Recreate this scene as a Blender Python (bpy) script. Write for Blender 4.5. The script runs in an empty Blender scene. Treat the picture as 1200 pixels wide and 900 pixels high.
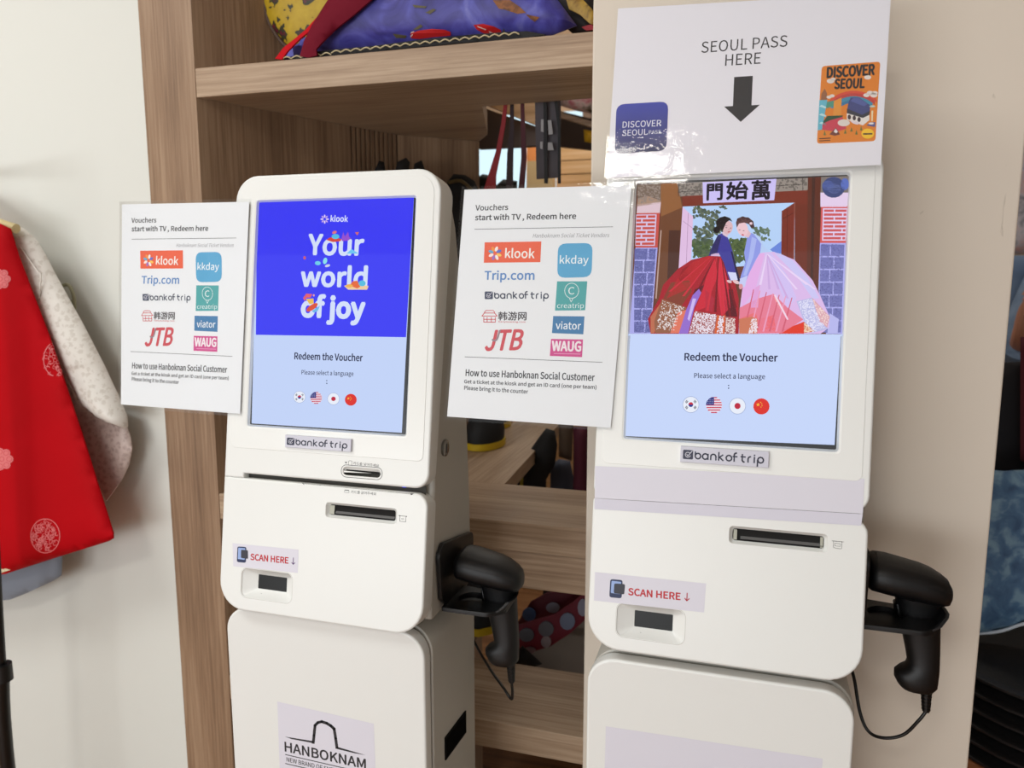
import bpy, bmesh, math, random
from mathutils import Vector, Matrix, noise
from mathutils.geometry import tessellate_polygon, delaunay_2d_cdt
from mathutils.bvhtree import BVHTree
random.seed(7)
scene = bpy.context.scene
COL = scene.collection
R = math.radians
# ------------------------------------------------------------------ camera
YAW, PITCH, FPX, EYE = R(16.91), R(8.14), 894.8, Vector((0, 0, 1.35))
cd = bpy.data.cameras.new('camera'); cam = bpy.data.objects.new('camera', cd); COL.objects.link(cam)
cd.sensor_width = 36; cd.lens = FPX / 1200 * 36; cd.clip_start = .02
cam.location = EYE; cam.rotation_euler = (R(90) - PITCH, 0, YAW)
cd.dof.use_dof = True; cd.dof.focus_distance = .98; cd.dof.aperture_fstop = 6.0
scene.camera = cam
# ------------------------------------------------------------------ view, world, lamps
scene.view_settings.view_transform = 'Standard'; scene.view_settings.look = 'None'
scene.view_settings.exposure = 0.0; scene.view_settings.gamma = 1.0
scene.view_settings.use_curve_mapping = False
wd = bpy.data.worlds.new('world'); scene.world = wd; wd.use_nodes = True
wd.node_tree.nodes['Background'].inputs[0].default_value = (.93, .97, 1.0, 1)
wd.node_tree.nodes['Background'].inputs[1].default_value = .79
def area(name, loc, target, sx, sy, power, color):
    l = bpy.data.lights.new(name, 'AREA'); l.shape = 'RECTANGLE'; l.size = sx; l.size_y = sy
    l.energy = power; l.color = color
    o = bpy.data.objects.new(name, l); COL.objects.link(o); o.location = loc
    o.rotation_euler = (Vector(target) - Vector(loc)).to_track_quat('-Z', 'Y').to_euler()
    return o
area('shop_window_light', (-1.3, -2.6, .82), (-.3, 1, 1.0), 2.6, .8, 43, (.95, .98, 1))
area('overhead_light', (-1.7, -.1, 2.66), (-1.7, -.1, 0), 1.2, .6, 25, (.98, .98, .96))
area('overhead_light', (-.55, -1.6, 2.66), (-.55, -1.6, 0), .5, .4, 20, (1, .95, .88))
area('overhead_light', (-1.2, 4.2, 2.66), (-1.2, 4.2, 0), 1.2, .6, 14, (1, .96, .9))
area('overhead_light', (-.55, 2.75, 2.6), (-.5, 3.1, 1.3), .5, .3, 12, (1, .95, .86))  # added lamp, aimed to brighten the goods on the far counter
area('overhead_light', (1.6, 3.4, 2.66), (1.6, 3.4, 0), 1.2, .6, 12, (1, .96, .9))

# ------------------------------------------------------------------ helpers
def lin(c):
    return tuple(((x / 255) / 12.92 if x / 255 <= .04045 else ((x / 255 + .055) / 1.055) ** 2.4) for x in c[:3]) + (1,)
MATS = {}
def nt_mat(name):
    m = bpy.data.materials.new(name); m.use_nodes = True
    return m, m.node_tree, m.node_tree.nodes['Principled BSDF']
def flat(c, rough=.5, coat=0, metal=0, spec=.5, bump=0, bscale=200, sheen=0, var=0, vscale=8):
    key = ('f', tuple(c), rough, coat, metal, spec, bump, bscale, sheen, var, vscale)
    if key in MATS: return MATS[key]
    m, nt, b = nt_mat('mat_%d' % len(MATS))
    b.inputs['Base Color'].default_value = lin(c); b.inputs['Roughness'].default_value = rough
    b.inputs['Coat Weight'].default_value = coat; b.inputs['Coat Roughness'].default_value = .06
    b.inputs['Metallic'].default_value = metal; b.inputs['Specular IOR Level'].default_value = spec
    b.inputs['Sheen Weight'].default_value = sheen
    if bump or var:
        tc = nt.nodes.new('ShaderNodeTexCoord')
    if bump:
        n = nt.nodes.new('ShaderNodeTexNoise'); n.inputs['Scale'].default_value = bscale; n.inputs['Detail'].default_value = 3
        nt.links.new(tc.outputs['Object'], n.inputs['Vector'])
        bp = nt.nodes.new('ShaderNodeBump'); bp.inputs['Strength'].default_value = bump; bp.inputs['Distance'].default_value = .002
        nt.links.new(n.outputs['Fac'], bp.inputs['Height']); nt.links.new(bp.outputs['Normal'], b.inputs['Normal'])
    if var:
        n = nt.nodes.new('ShaderNodeTexNoise'); n.inputs['Scale'].default_value = vscale; n.inputs['Detail'].default_value = 4
        nt.links.new(tc.outputs['Object'], n.inputs['Vector'])
        r = nt.nodes.new('ShaderNodeValToRGB'); c0 = [max(0, x - var) for x in c]; c1 = [min(255, x + var) for x in c]
        r.color_ramp.elements[0].position = .3; r.color_ramp.elements[1].position = .7
        r.color_ramp.elements[0].color = lin(c0); r.color_ramp.elements[1].color = lin(c1)
        nt.links.new(n.outputs['Fac'], r.inputs[0]); nt.links.new(r.outputs[0], b.inputs['Base Color'])
    MATS[key] = m; return m
def lit(c, k=1.0):
    key = ('e', tuple(c), k)
    if key in MATS: return MATS[key]
    m, nt, b = nt_mat('lit_%d' % len(MATS))
    b.inputs['Base Color'].default_value = (0, 0, 0, 1); b.inputs['Roughness'].default_value = .5
    b.inputs['Specular IOR Level'].default_value = 0
    b.inputs['Emission Color'].default_value = lin(c); b.inputs['Emission Strength'].default_value = k
    MATS[key] = m; return m
def wood(name, axis, c0, c1, c2, fine=1.0):
    m, nt, b = nt_mat(name)
    tc = nt.nodes.new('ShaderNodeTexCoord'); mp = nt.nodes.new('ShaderNodeMapping')
    s = [170, 170, 170]; s[axis] = 5
    mp.inputs['Scale'].default_value = s
    nt.links.new(tc.outputs['Object'], mp.inputs['Vector'])
    n = nt.nodes.new('ShaderNodeTexNoise'); n.inputs['Scale'].default_value = fine; n.inputs['Detail'].default_value = 6; n.inputs['Roughness'].default_value = .65
    nt.links.new(mp.outputs[0], n.inputs['Vector'])
    mp2 = nt.nodes.new('ShaderNodeMapping'); s2 = [14, 14, 14]; s2[axis] = .8; mp2.inputs['Scale'].default_value = s2
    nt.links.new(tc.outputs['Object'], mp2.inputs['Vector'])
    n2 = nt.nodes.new('ShaderNodeTexNoise'); n2.inputs['Scale'].default_value = 1; n2.inputs['Detail'].default_value = 3; n2.inputs['Distortion'].default_value = .6
    nt.links.new(mp2.outputs[0], n2.inputs['Vector'])
    mx = nt.nodes.new('ShaderNodeMath'); mx.operation = 'MULTIPLY_ADD'; mx.inputs[1].default_value = .45
    nt.links.new(n2.outputs['Fac'], mx.inputs[0])
    m2 = nt.nodes.new('ShaderNodeMath'); m2.operation = 'MULTIPLY'; m2.inputs[1].default_value = .55
    nt.links.new(n.outputs['Fac'], m2.inputs[0]); nt.links.new(m2.outputs[0], mx.inputs[2])
    r = nt.nodes.new('ShaderNodeValToRGB'); e = r.color_ramp.elements
    e[0].position = .36; e[0].color = lin(c0); e[1].position = .64; e[1].color = lin(c2)
    k = e.new(.5); k.color = lin(c1)
    nt.links.new(mx.outputs[0], r.inputs[0]); nt.links.new(r.outputs[0], b.inputs['Base Color'])
    bp = nt.nodes.new('ShaderNodeBump'); bp.inputs['Strength'].default_value = .35; bp.inputs['Distance'].default_value = .001
    nt.links.new(n.outputs['Fac'], bp.inputs['Height']); nt.links.new(bp.outputs['Normal'], b.inputs['Normal'])
    b.inputs['Roughness'].default_value = .5
    return m
def blotch(name, cols, scale=12, kind='noise', rough=.6, bump=.2, bscale=60, sheen=0, coat=0, sharp=False, dist=.5):
    """fabric with a procedural pattern: cols = [(pos, colour), ...]"""
    m, nt, b = nt_mat(name)
    tc = nt.nodes.new('ShaderNodeTexCoord')
    if kind == 'voronoi':
        n = nt.nodes.new('ShaderNodeTexVoronoi'); n.inputs['Scale'].default_value = scale; out = n.outputs['Distance']
        if dist:
            w = nt.nodes.new('ShaderNodeTexNoise'); w.inputs['Scale'].default_value = scale * 2; w.inputs['Detail'].default_value = 4
            va = nt.nodes.new('ShaderNodeVectorMath'); va.operation = 'MULTIPLY_ADD'
            va.inputs[1].default_value = (dist / scale,) * 3
            nt.links.new(tc.outputs['Object'], w.inputs['Vector']); nt.links.new(w.outputs['Color'], va.inputs[0])
            nt.links.new(tc.outputs['Object'], va.inputs[2]); nt.links.new(va.outputs[0], n.inputs['Vector'])
        else: nt.links.new(tc.outputs['Object'], n.inputs['Vector'])
    else:
        n = nt.nodes.new('ShaderNodeTexNoise'); n.inputs['Scale'].default_value = scale; n.inputs['Detail'].default_value = 5
        n.inputs['Distortion'].default_value = dist; out = n.outputs['Fac']
        nt.links.new(tc.outputs['Object'], n.inputs['Vector'])
    r = nt.nodes.new('ShaderNodeValToRGB'); r.color_ramp.interpolation = 'CONSTANT' if sharp else 'LINEAR'
    e = r.color_ramp.elements
    e[0].position = cols[0][0]; e[0].color = lin(cols[0][1]); e[1].position = cols[-1][0]; e[1].color = lin(cols[-1][1])
    for p, c in cols[1:-1]:
        k = e.new(p); k.color = lin(c)
    nt.links.new(out, r.inputs[0]); nt.links.new(r.outputs[0], b.inputs['Base Color'])
    b.inputs['Roughness'].default_value = rough; b.inputs['Sheen Weight'].default_value = sheen; b.inputs['Coat Weight'].default_value = coat
    n3 = nt.nodes.new('ShaderNodeTexNoise'); n3.inputs['Scale'].default_value = bscale; n3.inputs['Detail'].default_value = 3
    nt.links.new(tc.outputs['Object'], n3.inputs['Vector'])
    bp = nt.nodes.new('ShaderNodeBump'); bp.inputs['Strength'].default_value = bump; bp.inputs['Distance'].default_value = .004
    nt.links.new(n3.outputs['Fac'], bp.inputs['Height']); nt.links.new(bp.outputs['Normal'], b.inputs['Normal'])
    return m

class MB:
    def __init__(s): s.v = []; s.f = []
    def add(s, vs, fs):
        o = len(s.v); s.v += [Vector(p) for p in vs]; s.f += [tuple(i + o for i in f) for f in fs]; return s
    def box(s, x0, x1, y0, y1, z0, z1):
        v = [(x, y, z) for x in (x0, x1) for y in (y0, y1) for z in (z0, z1)]
        return s.add(v, [(0, 1, 3, 2), (4, 6, 7, 5), (0, 4, 5, 1), (2, 3, 7, 6), (0, 2, 6, 4), (1, 5, 7, 3)])
    def prism(s, pts, z0, z1):
        n = len(pts)
        v = [(x, y, z0) for x, y in pts] + [(x, y, z1) for x, y in pts]
        return s.add(v, [tuple(range(n))[::-1], tuple(range(n, 2 * n))] + [(i, (i + 1) % n, n + (i + 1) % n, n + i) for i in range(n)])
    def loft(s, rings, cap0=True, cap1=True, closed=True):
        n = len(rings[0]); v = [p for r in rings for p in r]; f = []
        for k in range(len(rings) - 1):
            for i in range(n if closed else n - 1):
                j = (i + 1) % n
                f.append((k * n + i, k * n + j, (k + 1) * n + j, (k + 1) * n + i))
        if cap0: f.append(tuple(range(n))[::-1])
        if cap1: f.append(tuple(range((len(rings) - 1) * n, len(rings) * n)))
        return s.add(v, f)
    def tube(s, pts, r, n=10, sub=4):
        P = [Vector(p) for p in pts]; Q = []
        for i in range(len(P) - 1):
            a, b, c, d = P[max(i - 1, 0)], P[i], P[i + 1], P[min(i + 2, len(P) - 1)]
            for k in range(sub):
                t = k / sub
                Q.append(.5 * ((2 * b) + (c - a) * t + (2 * a - 5 * b + 4 * c - d) * t * t + (3 * b - a - 3 * c + d) * t ** 3))
        Q.append(P[-1]); rings = []
        for i, p in enumerate(Q):
            t = (Q[min(i + 1, len(Q) - 1)] - Q[max(i - 1, 0)]).normalized()
            ref = Vector((0, 1, 0)) if abs(t.y) < .9 else Vector((1, 0, 0))
            a = t.cross(ref).normalized(); b = t.cross(a)
            rr = r(i / (len(Q) - 1)) if callable(r) else r
            rings.append([p + rr * (math.cos(q) * a + math.sin(q) * b) for q in [2 * math.pi * k / n for k in range(n)]])
        return s.loft(rings)
    def build(s, name, mat, parent=None, smooth=None, bevel=0, seg=3, recalc=True):
        me = bpy.data.meshes.new(name)
        if parent is not None: o0 = world_loc(parent)
        else:
            xs = [p.x for p in s.v]; ys = [p.y for p in s.v]; zs = [p.z for p in s.v]
            o0 = Vector(((min(xs) + max(xs)) / 2, (min(ys) + max(ys)) / 2, min(zs)))
        me.from_pydata([p - o0 for p in s.v], [], s.f)
        me.validate()
        if recalc:
            bm = bmesh.new(); bm.from_mesh(me); bmesh.ops.recalc_face_normals(bm, faces=bm.faces); bm.to_mesh(me); bm.free()
        ob = bpy.data.objects.new(name, me); COL.objects.link(ob)
        if parent is not None: ob.parent = parent
        else: ob.location = o0
        LOC[ob.name] = o0
        if mat: me.materials.append(mat)
        if bevel:
            md = ob.modifiers.new('b', 'BEVEL'); md.width = bevel; md.segments = seg; md.limit_method = 'ANGLE'; md.angle_limit = R(35)
        if smooth is not None:
            for p in me.polygons: p.use_smooth = True
            me.set_sharp_from_angle(angle=R(smooth))
        return ob
LOC = {}
def world_loc(o): return LOC[o.name]
def thing(name, label, cat, loc, group=None):
    o = bpy.data.objects.new(name, None); COL.objects.link(o); o.location = loc; o.empty_display_size = .05
    o['label'] = label; o['category'] = cat
    if group: o['group'] = group
    LOC[o.name] = Vector(loc); return o
def tag(o, label, cat, group=None):
    o['label'] = label; o['category'] = cat
    if group: o['group'] = group
    return o
def struct(o, label=None):
    o['kind'] = 'structure'
    if label: o['label'] = label
    return o

# ---- rays from the viewpoint used to read the traced outlines onto the real planes
cyw, syw = math.cos(YAW), math.sin(YAW)
_F0 = Vector((-syw, cyw, 0)); _R = Vector((cyw, syw, 0)); _U = Vector((0, 0, 1))
_F = _F0 * math.cos(PITCH) - _U * math.sin(PITCH); _Up = _U * math.cos(PITCH) + _F0 * math.sin(PITCH)
def ray(px, py): return _F + (px - 600) / FPX * _R - (py - 450) / FPX * _Up
def hit(px, py, o, n):
    d = ray(px, py); o = Vector(o); n = Vector(n); return EYE + d * ((o - EYE).dot(n) / d.dot(n))
def hy(px, py, y): return hit(px, py, (0, y, 0), (0, 1, 0))
def hx(px, py, x): return hit(px, py, (x, 0, 0), (1, 0, 0))
def hz(px, py, z): return hit(px, py, (0, 0, z), (0, 0, 1))

class Face:
    """flat face: origin O, tilted back by t, u to the right, v up, h outwards"""
    def __init__(s, O, t=0):
        s.O = Vector(O); s.u = Vector((1, 0, 0)); s.v = Vector((0, math.sin(t), math.cos(t))); s.n = Vector((0, -math.cos(t), math.sin(t)))
    def uv(s, px, py):
        p = hit(px, py, s.O, s.n) - s.O; return (p.dot(s.u), p.dot(s.v))
    def pt(s, u, v, h=0): return s.O + s.u * u + s.v * v + s.n * h
class SideFace(Face):
    def __init__(s, O): s.O = Vector(O); s.u = Vector((0, 1, 0)); s.v = Vector((0, 0, 1)); s.n = Vector((1, 0, 0))
class FlatFace(Face):
    def __init__(s, O): s.O = Vector(O); s.u = Vector((1, 0, 0)); s.v = Vector((0, 1, 0)); s.n = Vector((0, 0, 1))
class Draped:
    """prints that follow a cloth: traced points land on the mesh below"""
    def __init__(s, ob, tol=.0006):
        me = ob.data; o0 = LOC[ob.name]
        s.t = BVHTree.FromPolygons([v.co + o0 for v in me.vertices], [p.vertices[:] for p in me.polygons]); s.tol = tol
    def uv(s, px, py): return (px / 1000, -py / 1000)
    def pt(s, u, v, h=0):
        d = ray(u * 1000, -v * 1000).normalized(); r = s.t.ray_cast(EYE, d)
        if r[0] is None: return EYE + d * 1.45
        return r[0] - d * (s.tol + h)
def Z(x0, y0, k):            # reading frame of an enlarged crop -> photograph frame
    return lambda pts: [(x0 + x * k, y0 + y * k) for x, y in pts]
LAY = .00013
def tri(loops):
    return tessellate_polygon([[Vector((p[0], p[1], 0)) for p in l] for l in loops])
def poly_uv(S, mb, loops, h):
    fl = [p for l in loops for p in l]
    mb.add([S.pt(p[0], p[1], h) for p in fl], [tuple(t) for t in tri(loops)])
def polys(S, name, plist, mat, layer, parent, px=True, h0=0):
    mb = MB()
    for pts in plist:
        poly_uv(S, mb, [[S.uv(*p) for p in pts] if px else pts], h0 + layer * LAY)
    o = mb.build(name, mat, parent, recalc=False); return o
def ell(cx, cy, rx, ry, n=20, a0=0, a1=360, rot=0):
    out = []
    for i in range(n if a1 - a0 >= 360 else n + 1):
        a = R(a0 + (a1 - a0) * i / n); x, y = rx * math.cos(a), ry * math.sin(a)
        out.append((cx + x * math.cos(R(rot)) - y * math.sin(R(rot)), cy + x * math.sin(R(rot)) + y * math.cos(R(rot))))
    return out
def stroke(pts, w, closed=False):
    """list of quads following a line (2D)"""
    out = []; P = [Vector(p) for p in pts]
    if closed: P.append(P[0])
    for a, b in zip(P, P[1:]):
        d = (b - a)
        if d.length < 1e-9: continue
        d.normalize(); n = Vector((-d.y, d.x)) * w / 2; e = d * w * .3
        out.append([tuple(a + n - e), tuple(b + n + e), tuple(b - n + e), tuple(a - n - e)])
    return out
def rrect(x0, y0, x1, y1, r, n=5):
    out = []
    for cx, cy, a in ((x1 - r, y1 - r, 0), (x0 + r, y1 - r, 90), (x0 + r, y0 + r, 180), (x1 - r, y0 + r, 270)):
        for i in range(n + 1): out.append((cx + r * math.cos(R(a + 90 * i / n)), cy + r * math.sin(R(a + 90 * i / n))))
    return out
def qrect(q, r=.15, n=4):
    """rounded quad in traced coordinates: q = TL,TR,BR,BL"""
    out = []
    for i in range(4):
        p = Vector(q[i]); a = Vector(q[i - 1]); b = Vector(q[(i + 1) % 4])
        L = min((a - p).length, (b - p).length) * r
        s = p + (a - p).normalized() * L; e = p + (b - p).normalized() * L
        for k in range(n + 1):
            t = k / n; out.append(tuple(s * (1 - t) ** 2 + p * 2 * t * (1 - t) + e * t * t))
    return out
GL = {}
import os
FONT = None
try:      # the plain sans face that ships inside Blender itself; the built-in face is used if it is missing
    FONT = bpy.data.fonts.load(os.path.join(bpy.utils.system_resource('DATAFILES'), 'fonts', 'Noto Sans CJK Regular.woff2'))
except Exception: FONT = None
def glyphs(s, w=0, italic=0):
    key = (s, w, italic)
    if key in GL: return GL[key]
    c = bpy.data.curves.new('t', 'FONT'); c.body = s; c.size = 1
    if FONT: c.font = FONT
    c.offset = w; c.shear = italic; c.resolution_u = 3
    o = bpy.data.objects.new('t', c); COL.objects.link(o)
    dg = bpy.context.evaluated_depsgraph_get(); me = bpy.data.meshes.new_from_object(o.evaluated_get(dg))
    vs = [(v.co.x, v.co.y) for v in me.vertices]; fs = [tuple(p.vertices) for p in me.polygons]
    bpy.data.objects.remove(o); bpy.data.curves.remove(c); bpy.data.meshes.remove(me)
    x0 = min(v[0] for v in vs); x1 = max(v[0] for v in vs); y0 = min(v[1] for v in vs); y1 = max(v[1] for v in vs)
    GL[key] = ([((x - x0) / (x1 - x0), (y - y0) / (y1 - y0)) for x, y in vs], fs); return GL[key]
def text(S, s, L, Rr, hpx, mat, layer, parent, name='text_line', w=0, italic=0, h0=0, label=None, mb=None):
    """glyphs fill the box whose left and right mid points are L and Rr and whose height is hpx"""
    vs, fs = glyphs(s, 0, italic); w *= 1.15
    a = Vector(S.uv(*L)); b = Vector(S.uv(*Rr)); mx, my = (L[0] + Rr[0]) / 2, (L[1] + Rr[1]) / 2
    H = (Vector(S.uv(mx, my - hpx / 2)) - Vector(S.uv(mx, my + hpx / 2))).length
    e = b - a; up = Vector((-e.y, e.x)).normalized() * H
    own = mb is None; mb = mb or MB()
    pts = [a + e * x + up * (y - .5) for x, y in vs]
    k_ = (0, 0),
    if w: k_ = [(w * H * math.cos(R(a_)), w * H * math.sin(R(a_))) for a_ in range(0, 360, 60)]
    for q_, (dx_, dy_) in enumerate(k_): mb.add([S.pt(p.x + dx_, p.y + dy_, h0 + (layer + q_ * .02) * LAY) for p in pts], fs)
    if own:
        o = mb.build(name, mat, parent, recalc=False)
        return o
def fillet(pts, n=6):
    """pts = [(x, y, r)] -> rounded outline"""
    out = []; N = len(pts)
    for i, (x, y, r) in enumerate(pts):
        if r <= 0: out.append((x, y)); continue
        p = Vector((x, y)); a = (Vector(pts[i - 1][:2]) - p).normalized(); b = (Vector(pts[(i + 1) % N][:2]) - p).normalized()
        ang = a.angle(b); L = r / math.tan(ang / 2); c = p + (a + b).normalized() * (r / math.sin(ang / 2))
        s = p + a * L; e = p + b * L; v0 = s - c; v1 = e - c
        for k in range(n + 1):
            t = k / n; v = (v0.slerp(v1, t) if v0.angle(v1) > 1e-4 else v0).normalized() * r; out.append(tuple(c + v))
    return out
def inset(loop, d):
    """move a 2D loop inwards by d (positive) along vertex normals, orientation independent"""
    A = sum(loop[i - 1][0] * loop[i][1] - loop[i][0] * loop[i - 1][1] for i in range(len(loop))); sg = 1 if A > 0 else -1
    out = []; N = len(loop)
    for i in range(N):
        p0, p, p1 = Vector(loop[i - 1]), Vector(loop[i]), Vector(loop[(i + 1) % N])
        a = (p - p0).normalized(); b = (p1 - p).normalized(); na = Vector((-a.y, a.x)) * sg; nb = Vector((-b.y, b.x)) * sg
        m = na + nb; m = m / max(m.length_squared, 1e-9) * 2 if m.length > 1e-6 else na
        if m.length > 2: m = m.normalized() * 2
        out.append(tuple(p + m * d))
    return out
def plate(S, outline, name, mat, parent, thick=.01, bev=.003, holes=(), h0=0, back=True, steps=4, smooth=40, hole_bev=.0012):
    """solid plate on face S. holes = [(outer loop, inner loop, depth)] sunk pockets without a floor; thick may be f(u, v)"""
    mb = MB()
    T = thick if callable(thick) else (lambda u, v: thick)
    top = inset(outline, bev)
    poly_uv(S, mb, [top] + [list(h[0]) for h in holes], h0)
    rings = []
    for k in range(steps + 1):
        a = math.pi / 2 * k / steps
        rings.append([S.pt(u, v, h0 - bev + bev * math.cos(a)) for u, v in inset(outline, bev - bev * math.sin(a))])
    rings.append([S.pt(u, v, h0 - T(u, v)) for u, v in outline])
    mb.loft(rings, False, False)
    if back: poly_uv_T(S, mb, outline, h0, T)
    for o, i, d in holes:
        rr = [[S.pt(u, v, h0) for u, v in o], [S.pt(u, v, h0 - hole_bev * .3) for u, v in inset(o, hole_bev * .3)],
              [S.pt(u, v, h0 - hole_bev) for u, v in inset(o, hole_bev * .5)]] if hole_bev else [[S.pt(u, v, h0) for u, v in o]]
        rr.append([S.pt(u, v, h0 - d) for u, v in i])
        mb.loft(rr, False, False)
    return mb.build(name, mat, parent, smooth=smooth)
def poly_uv_T(S, mb, loop, h0, T):
    mb.add([S.pt(p[0], p[1], h0 - T(*p)) for p in loop], [tuple(t) for t in tri([loop])])
def panel(outline, place, name, mat, parent, step=.02, bulge=.02, thick=.004, wave=None, back=True, smooth=60, edge=.08):
    """cloth-like filled outline; place(x, z) -> 3D base point, bulge towards -y"""
    xs = [p[0] for p in outline]; zs = [p[1] for p in outline]
    # densify the edge
    E = []
    for i in range(len(outline)):
        a, b = Vector(outline[i - 1]), Vector(outline[i]); n = max(1, int((b - a).length / step))
        for k in range(n): E.append(a.lerp(b, k / n))
    pts = list(E); n = len(E)
    def dist(p):
        m = 9
        for i in range(n):
            a, b = E[i - 1], E[i]; ab = b - a; t = max(0, min(1, (p - a).dot(ab) / max(ab.length_squared, 1e-12)))
            m = min(m, (a + ab * t - p).length)
        return m
    z = min(zs) + step / 2; row = 0
    inside = lambda p: sum(((E[i - 1].y > p.y) != (E[i].y > p.y)) and p.x < (E[i].x - E[i - 1].x) * (p.y - E[i - 1].y) / (E[i].y - E[i - 1].y) + E[i - 1].x for i in range(n)) % 2 == 1
    D = [0.0] * n
    while z < max(zs):
        x = min(xs) + (row % 2) * step / 2
        while x < max(xs):
            p = Vector((x, z))
            if inside(p):
                d = dist(p)
                if d > step * .45: pts.append(p); D.append(d)
            x += step
        z += step * .87; row += 1
    v, e, f, ov, oe, of = delaunay_2d_cdt(pts, [(i, (i + 1) % n) for i in range(n)], [], 1, 1e-6)
    DD = [dist(p) for p in v]
    def off(i):
        t = min(1, DD[i] / edge); return bulge * math.sqrt(1 - (1 - t) ** 2) + (wave(v[i].x, v[i].y) * min(1, DD[i] / step) if wave else 0)
    mb = MB(); m = len(v)
    front = [place(p.x, p.y) + Vector((0, -off(i) - thick / 2, 0)) for i, p in enumerate(v)]
    mb.v += front; mb.f += [tuple(t) for t in f]
    if back:
        mb.v += [place(p.x, p.y) + Vector((0, (off(i) * (.6 if back == 'pillow' else -1)) + thick / 2, 0)) for i, p in enumerate(v)]
        mb.f += [tuple(j + m for j in t[::-1]) for t in f]
        cnt = {}
        for t in f:
            for i in range(len(t)):
                a, b = t[i], t[(i + 1) % len(t)]; cnt[(a, b)] = 1
        for (a, b) in list(cnt):
            if (b, a) not in cnt: mb.f.append((b, a, a + m, b + m))
    return mb.build(name, mat, parent, smooth=smooth)
def ytrace(pts, y, clipx=None):
    return [(hy(px, py, y).x, hy(px, py, y).z) for px, py in pts]

# ------------------------------------------------------------------ materials
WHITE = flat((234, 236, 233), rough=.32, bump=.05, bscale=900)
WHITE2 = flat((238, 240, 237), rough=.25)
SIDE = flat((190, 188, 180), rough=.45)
BLACK = flat((7, 7, 8), rough=.35, bump=.1, bscale=800)
BLACKM = flat((5, 5, 7), rough=.45, bump=.15, bscale=1200)
INK = flat((40, 40, 44), rough=.6)
DARK = flat((18, 17, 17), rough=.9)
METAL = flat((150, 150, 148), rough=.25, metal=1)
PAPER = flat((232, 236, 240), rough=.55, bump=.12, bscale=25)
PAPERW = flat((222, 221, 232), rough=.6)
OAK_V = wood('oak_upright', 2, (118, 92, 70), (146, 117, 91), (168, 140, 113))
OAK_H = wood('oak_board', 0, (140, 114, 90), (172, 146, 120), (196, 172, 146), 1.0)
OAK_Y = wood('oak_board_deep', 1, (130, 104, 82), (160, 134, 108), (182, 156, 130), 1.0)
WALLM = flat((222, 223, 216), rough=.8, bump=.04, bscale=90)
# warm pillar wall with scuffs
def wall_scuffed():
    m, nt, b = nt_mat('pillar_paint')
    tc = nt.nodes.new('ShaderNodeTexCoord')
    n = nt.nodes.new('ShaderNodeTexNoise'); n.inputs['Scale'].default_value = 38; n.inputs['Detail'].default_value = 7; n.inputs['Distortion'].default_value = 1.6
    mp = nt.nodes.new('ShaderNodeMapping'); mp.inputs['Scale'].default_value = (1, 1, .35); mp.inputs['Rotation'].default_value = (0, .5, 0)
    nt.links.new(tc.outputs['Object'], mp.inputs[0]); nt.links.new(mp.outputs[0], n.inputs['Vector'])
    r = nt.nodes.new('ShaderNodeValToRGB'); r.color_ramp.elements[0].position = .22; r.color_ramp.elements[0].color = lin((192, 180, 164))
    r.color_ramp.elements[1].position = .28; r.color_ramp.elements[1].color = lin((228, 217, 202))
    nt.links.new(n.outputs['Fac'], r.inputs[0]); nt.links.new(r.outputs[0], b.inputs['Base Color']); b.inputs['Roughness'].default_value = .7
    return m
PILLAR = wall_scuffed()
def film_mat():
    m = bpy.data.materials.new('laminate_film'); m.use_nodes = True; nt = m.node_tree; nt.nodes.clear()
    out = nt.nodes.new('ShaderNodeOutputMaterial'); mx = nt.nodes.new('ShaderNodeMixShader'); tr = nt.nodes.new('ShaderNodeBsdfTransparent')
    gl = nt.nodes.new('ShaderNodeBsdfGlossy'); gl.inputs['Roughness'].default_value = .06; fr = nt.nodes.new('ShaderNodeFresnel'); fr.inputs['IOR'].default_value = 1.33
    tc = nt.nodes.new('ShaderNodeTexCoord'); n = nt.nodes.new('ShaderNodeTexNoise'); n.inputs['Scale'].default_value = 22; n.inputs['Detail'].default_value = 4
    bp = nt.nodes.new('ShaderNodeBump'); bp.inputs['Strength'].default_value = .35; bp.inputs['Distance'].default_value = .003
    nt.links.new(tc.outputs['Object'], n.inputs['Vector']); nt.links.new(n.outputs['Fac'], bp.inputs['Height'])
    nt.links.new(bp.outputs['Normal'], gl.inputs['Normal']); nt.links.new(fr.outputs[0], mx.inputs[0])
    nt.links.new(tr.outputs[0], mx.inputs[1]); nt.links.new(gl.outputs[0], mx.inputs[2]); nt.links.new(mx.outputs[0], out.inputs['Surface'])
    return m
FILM = film_mat()
def glass_mat():
    m = bpy.data.materials.new('screen_glass'); m.use_nodes = True; nt = m.node_tree; nt.nodes.clear()
    out = nt.nodes.new('ShaderNodeOutputMaterial'); mx = nt.nodes.new('ShaderNodeMixShader'); tr = nt.nodes.new('ShaderNodeBsdfTransparent')
    gl = nt.nodes.new('ShaderNodeBsdfGlossy'); gl.inputs['Roughness'].default_value = .02; fr = nt.nodes.new('ShaderNodeFresnel'); fr.inputs['IOR'].default_value = 1.5
    nt.links.new(fr.outputs[0], mx.inputs[0])
    nt.links.new(tr.outputs[0], mx.inputs[1]); nt.links.new(gl.outputs[0], mx.inputs[2]); nt.links.new(mx.outputs[0], out.inputs['Surface'])
    return m
GLASS = glass_mat()

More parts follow.
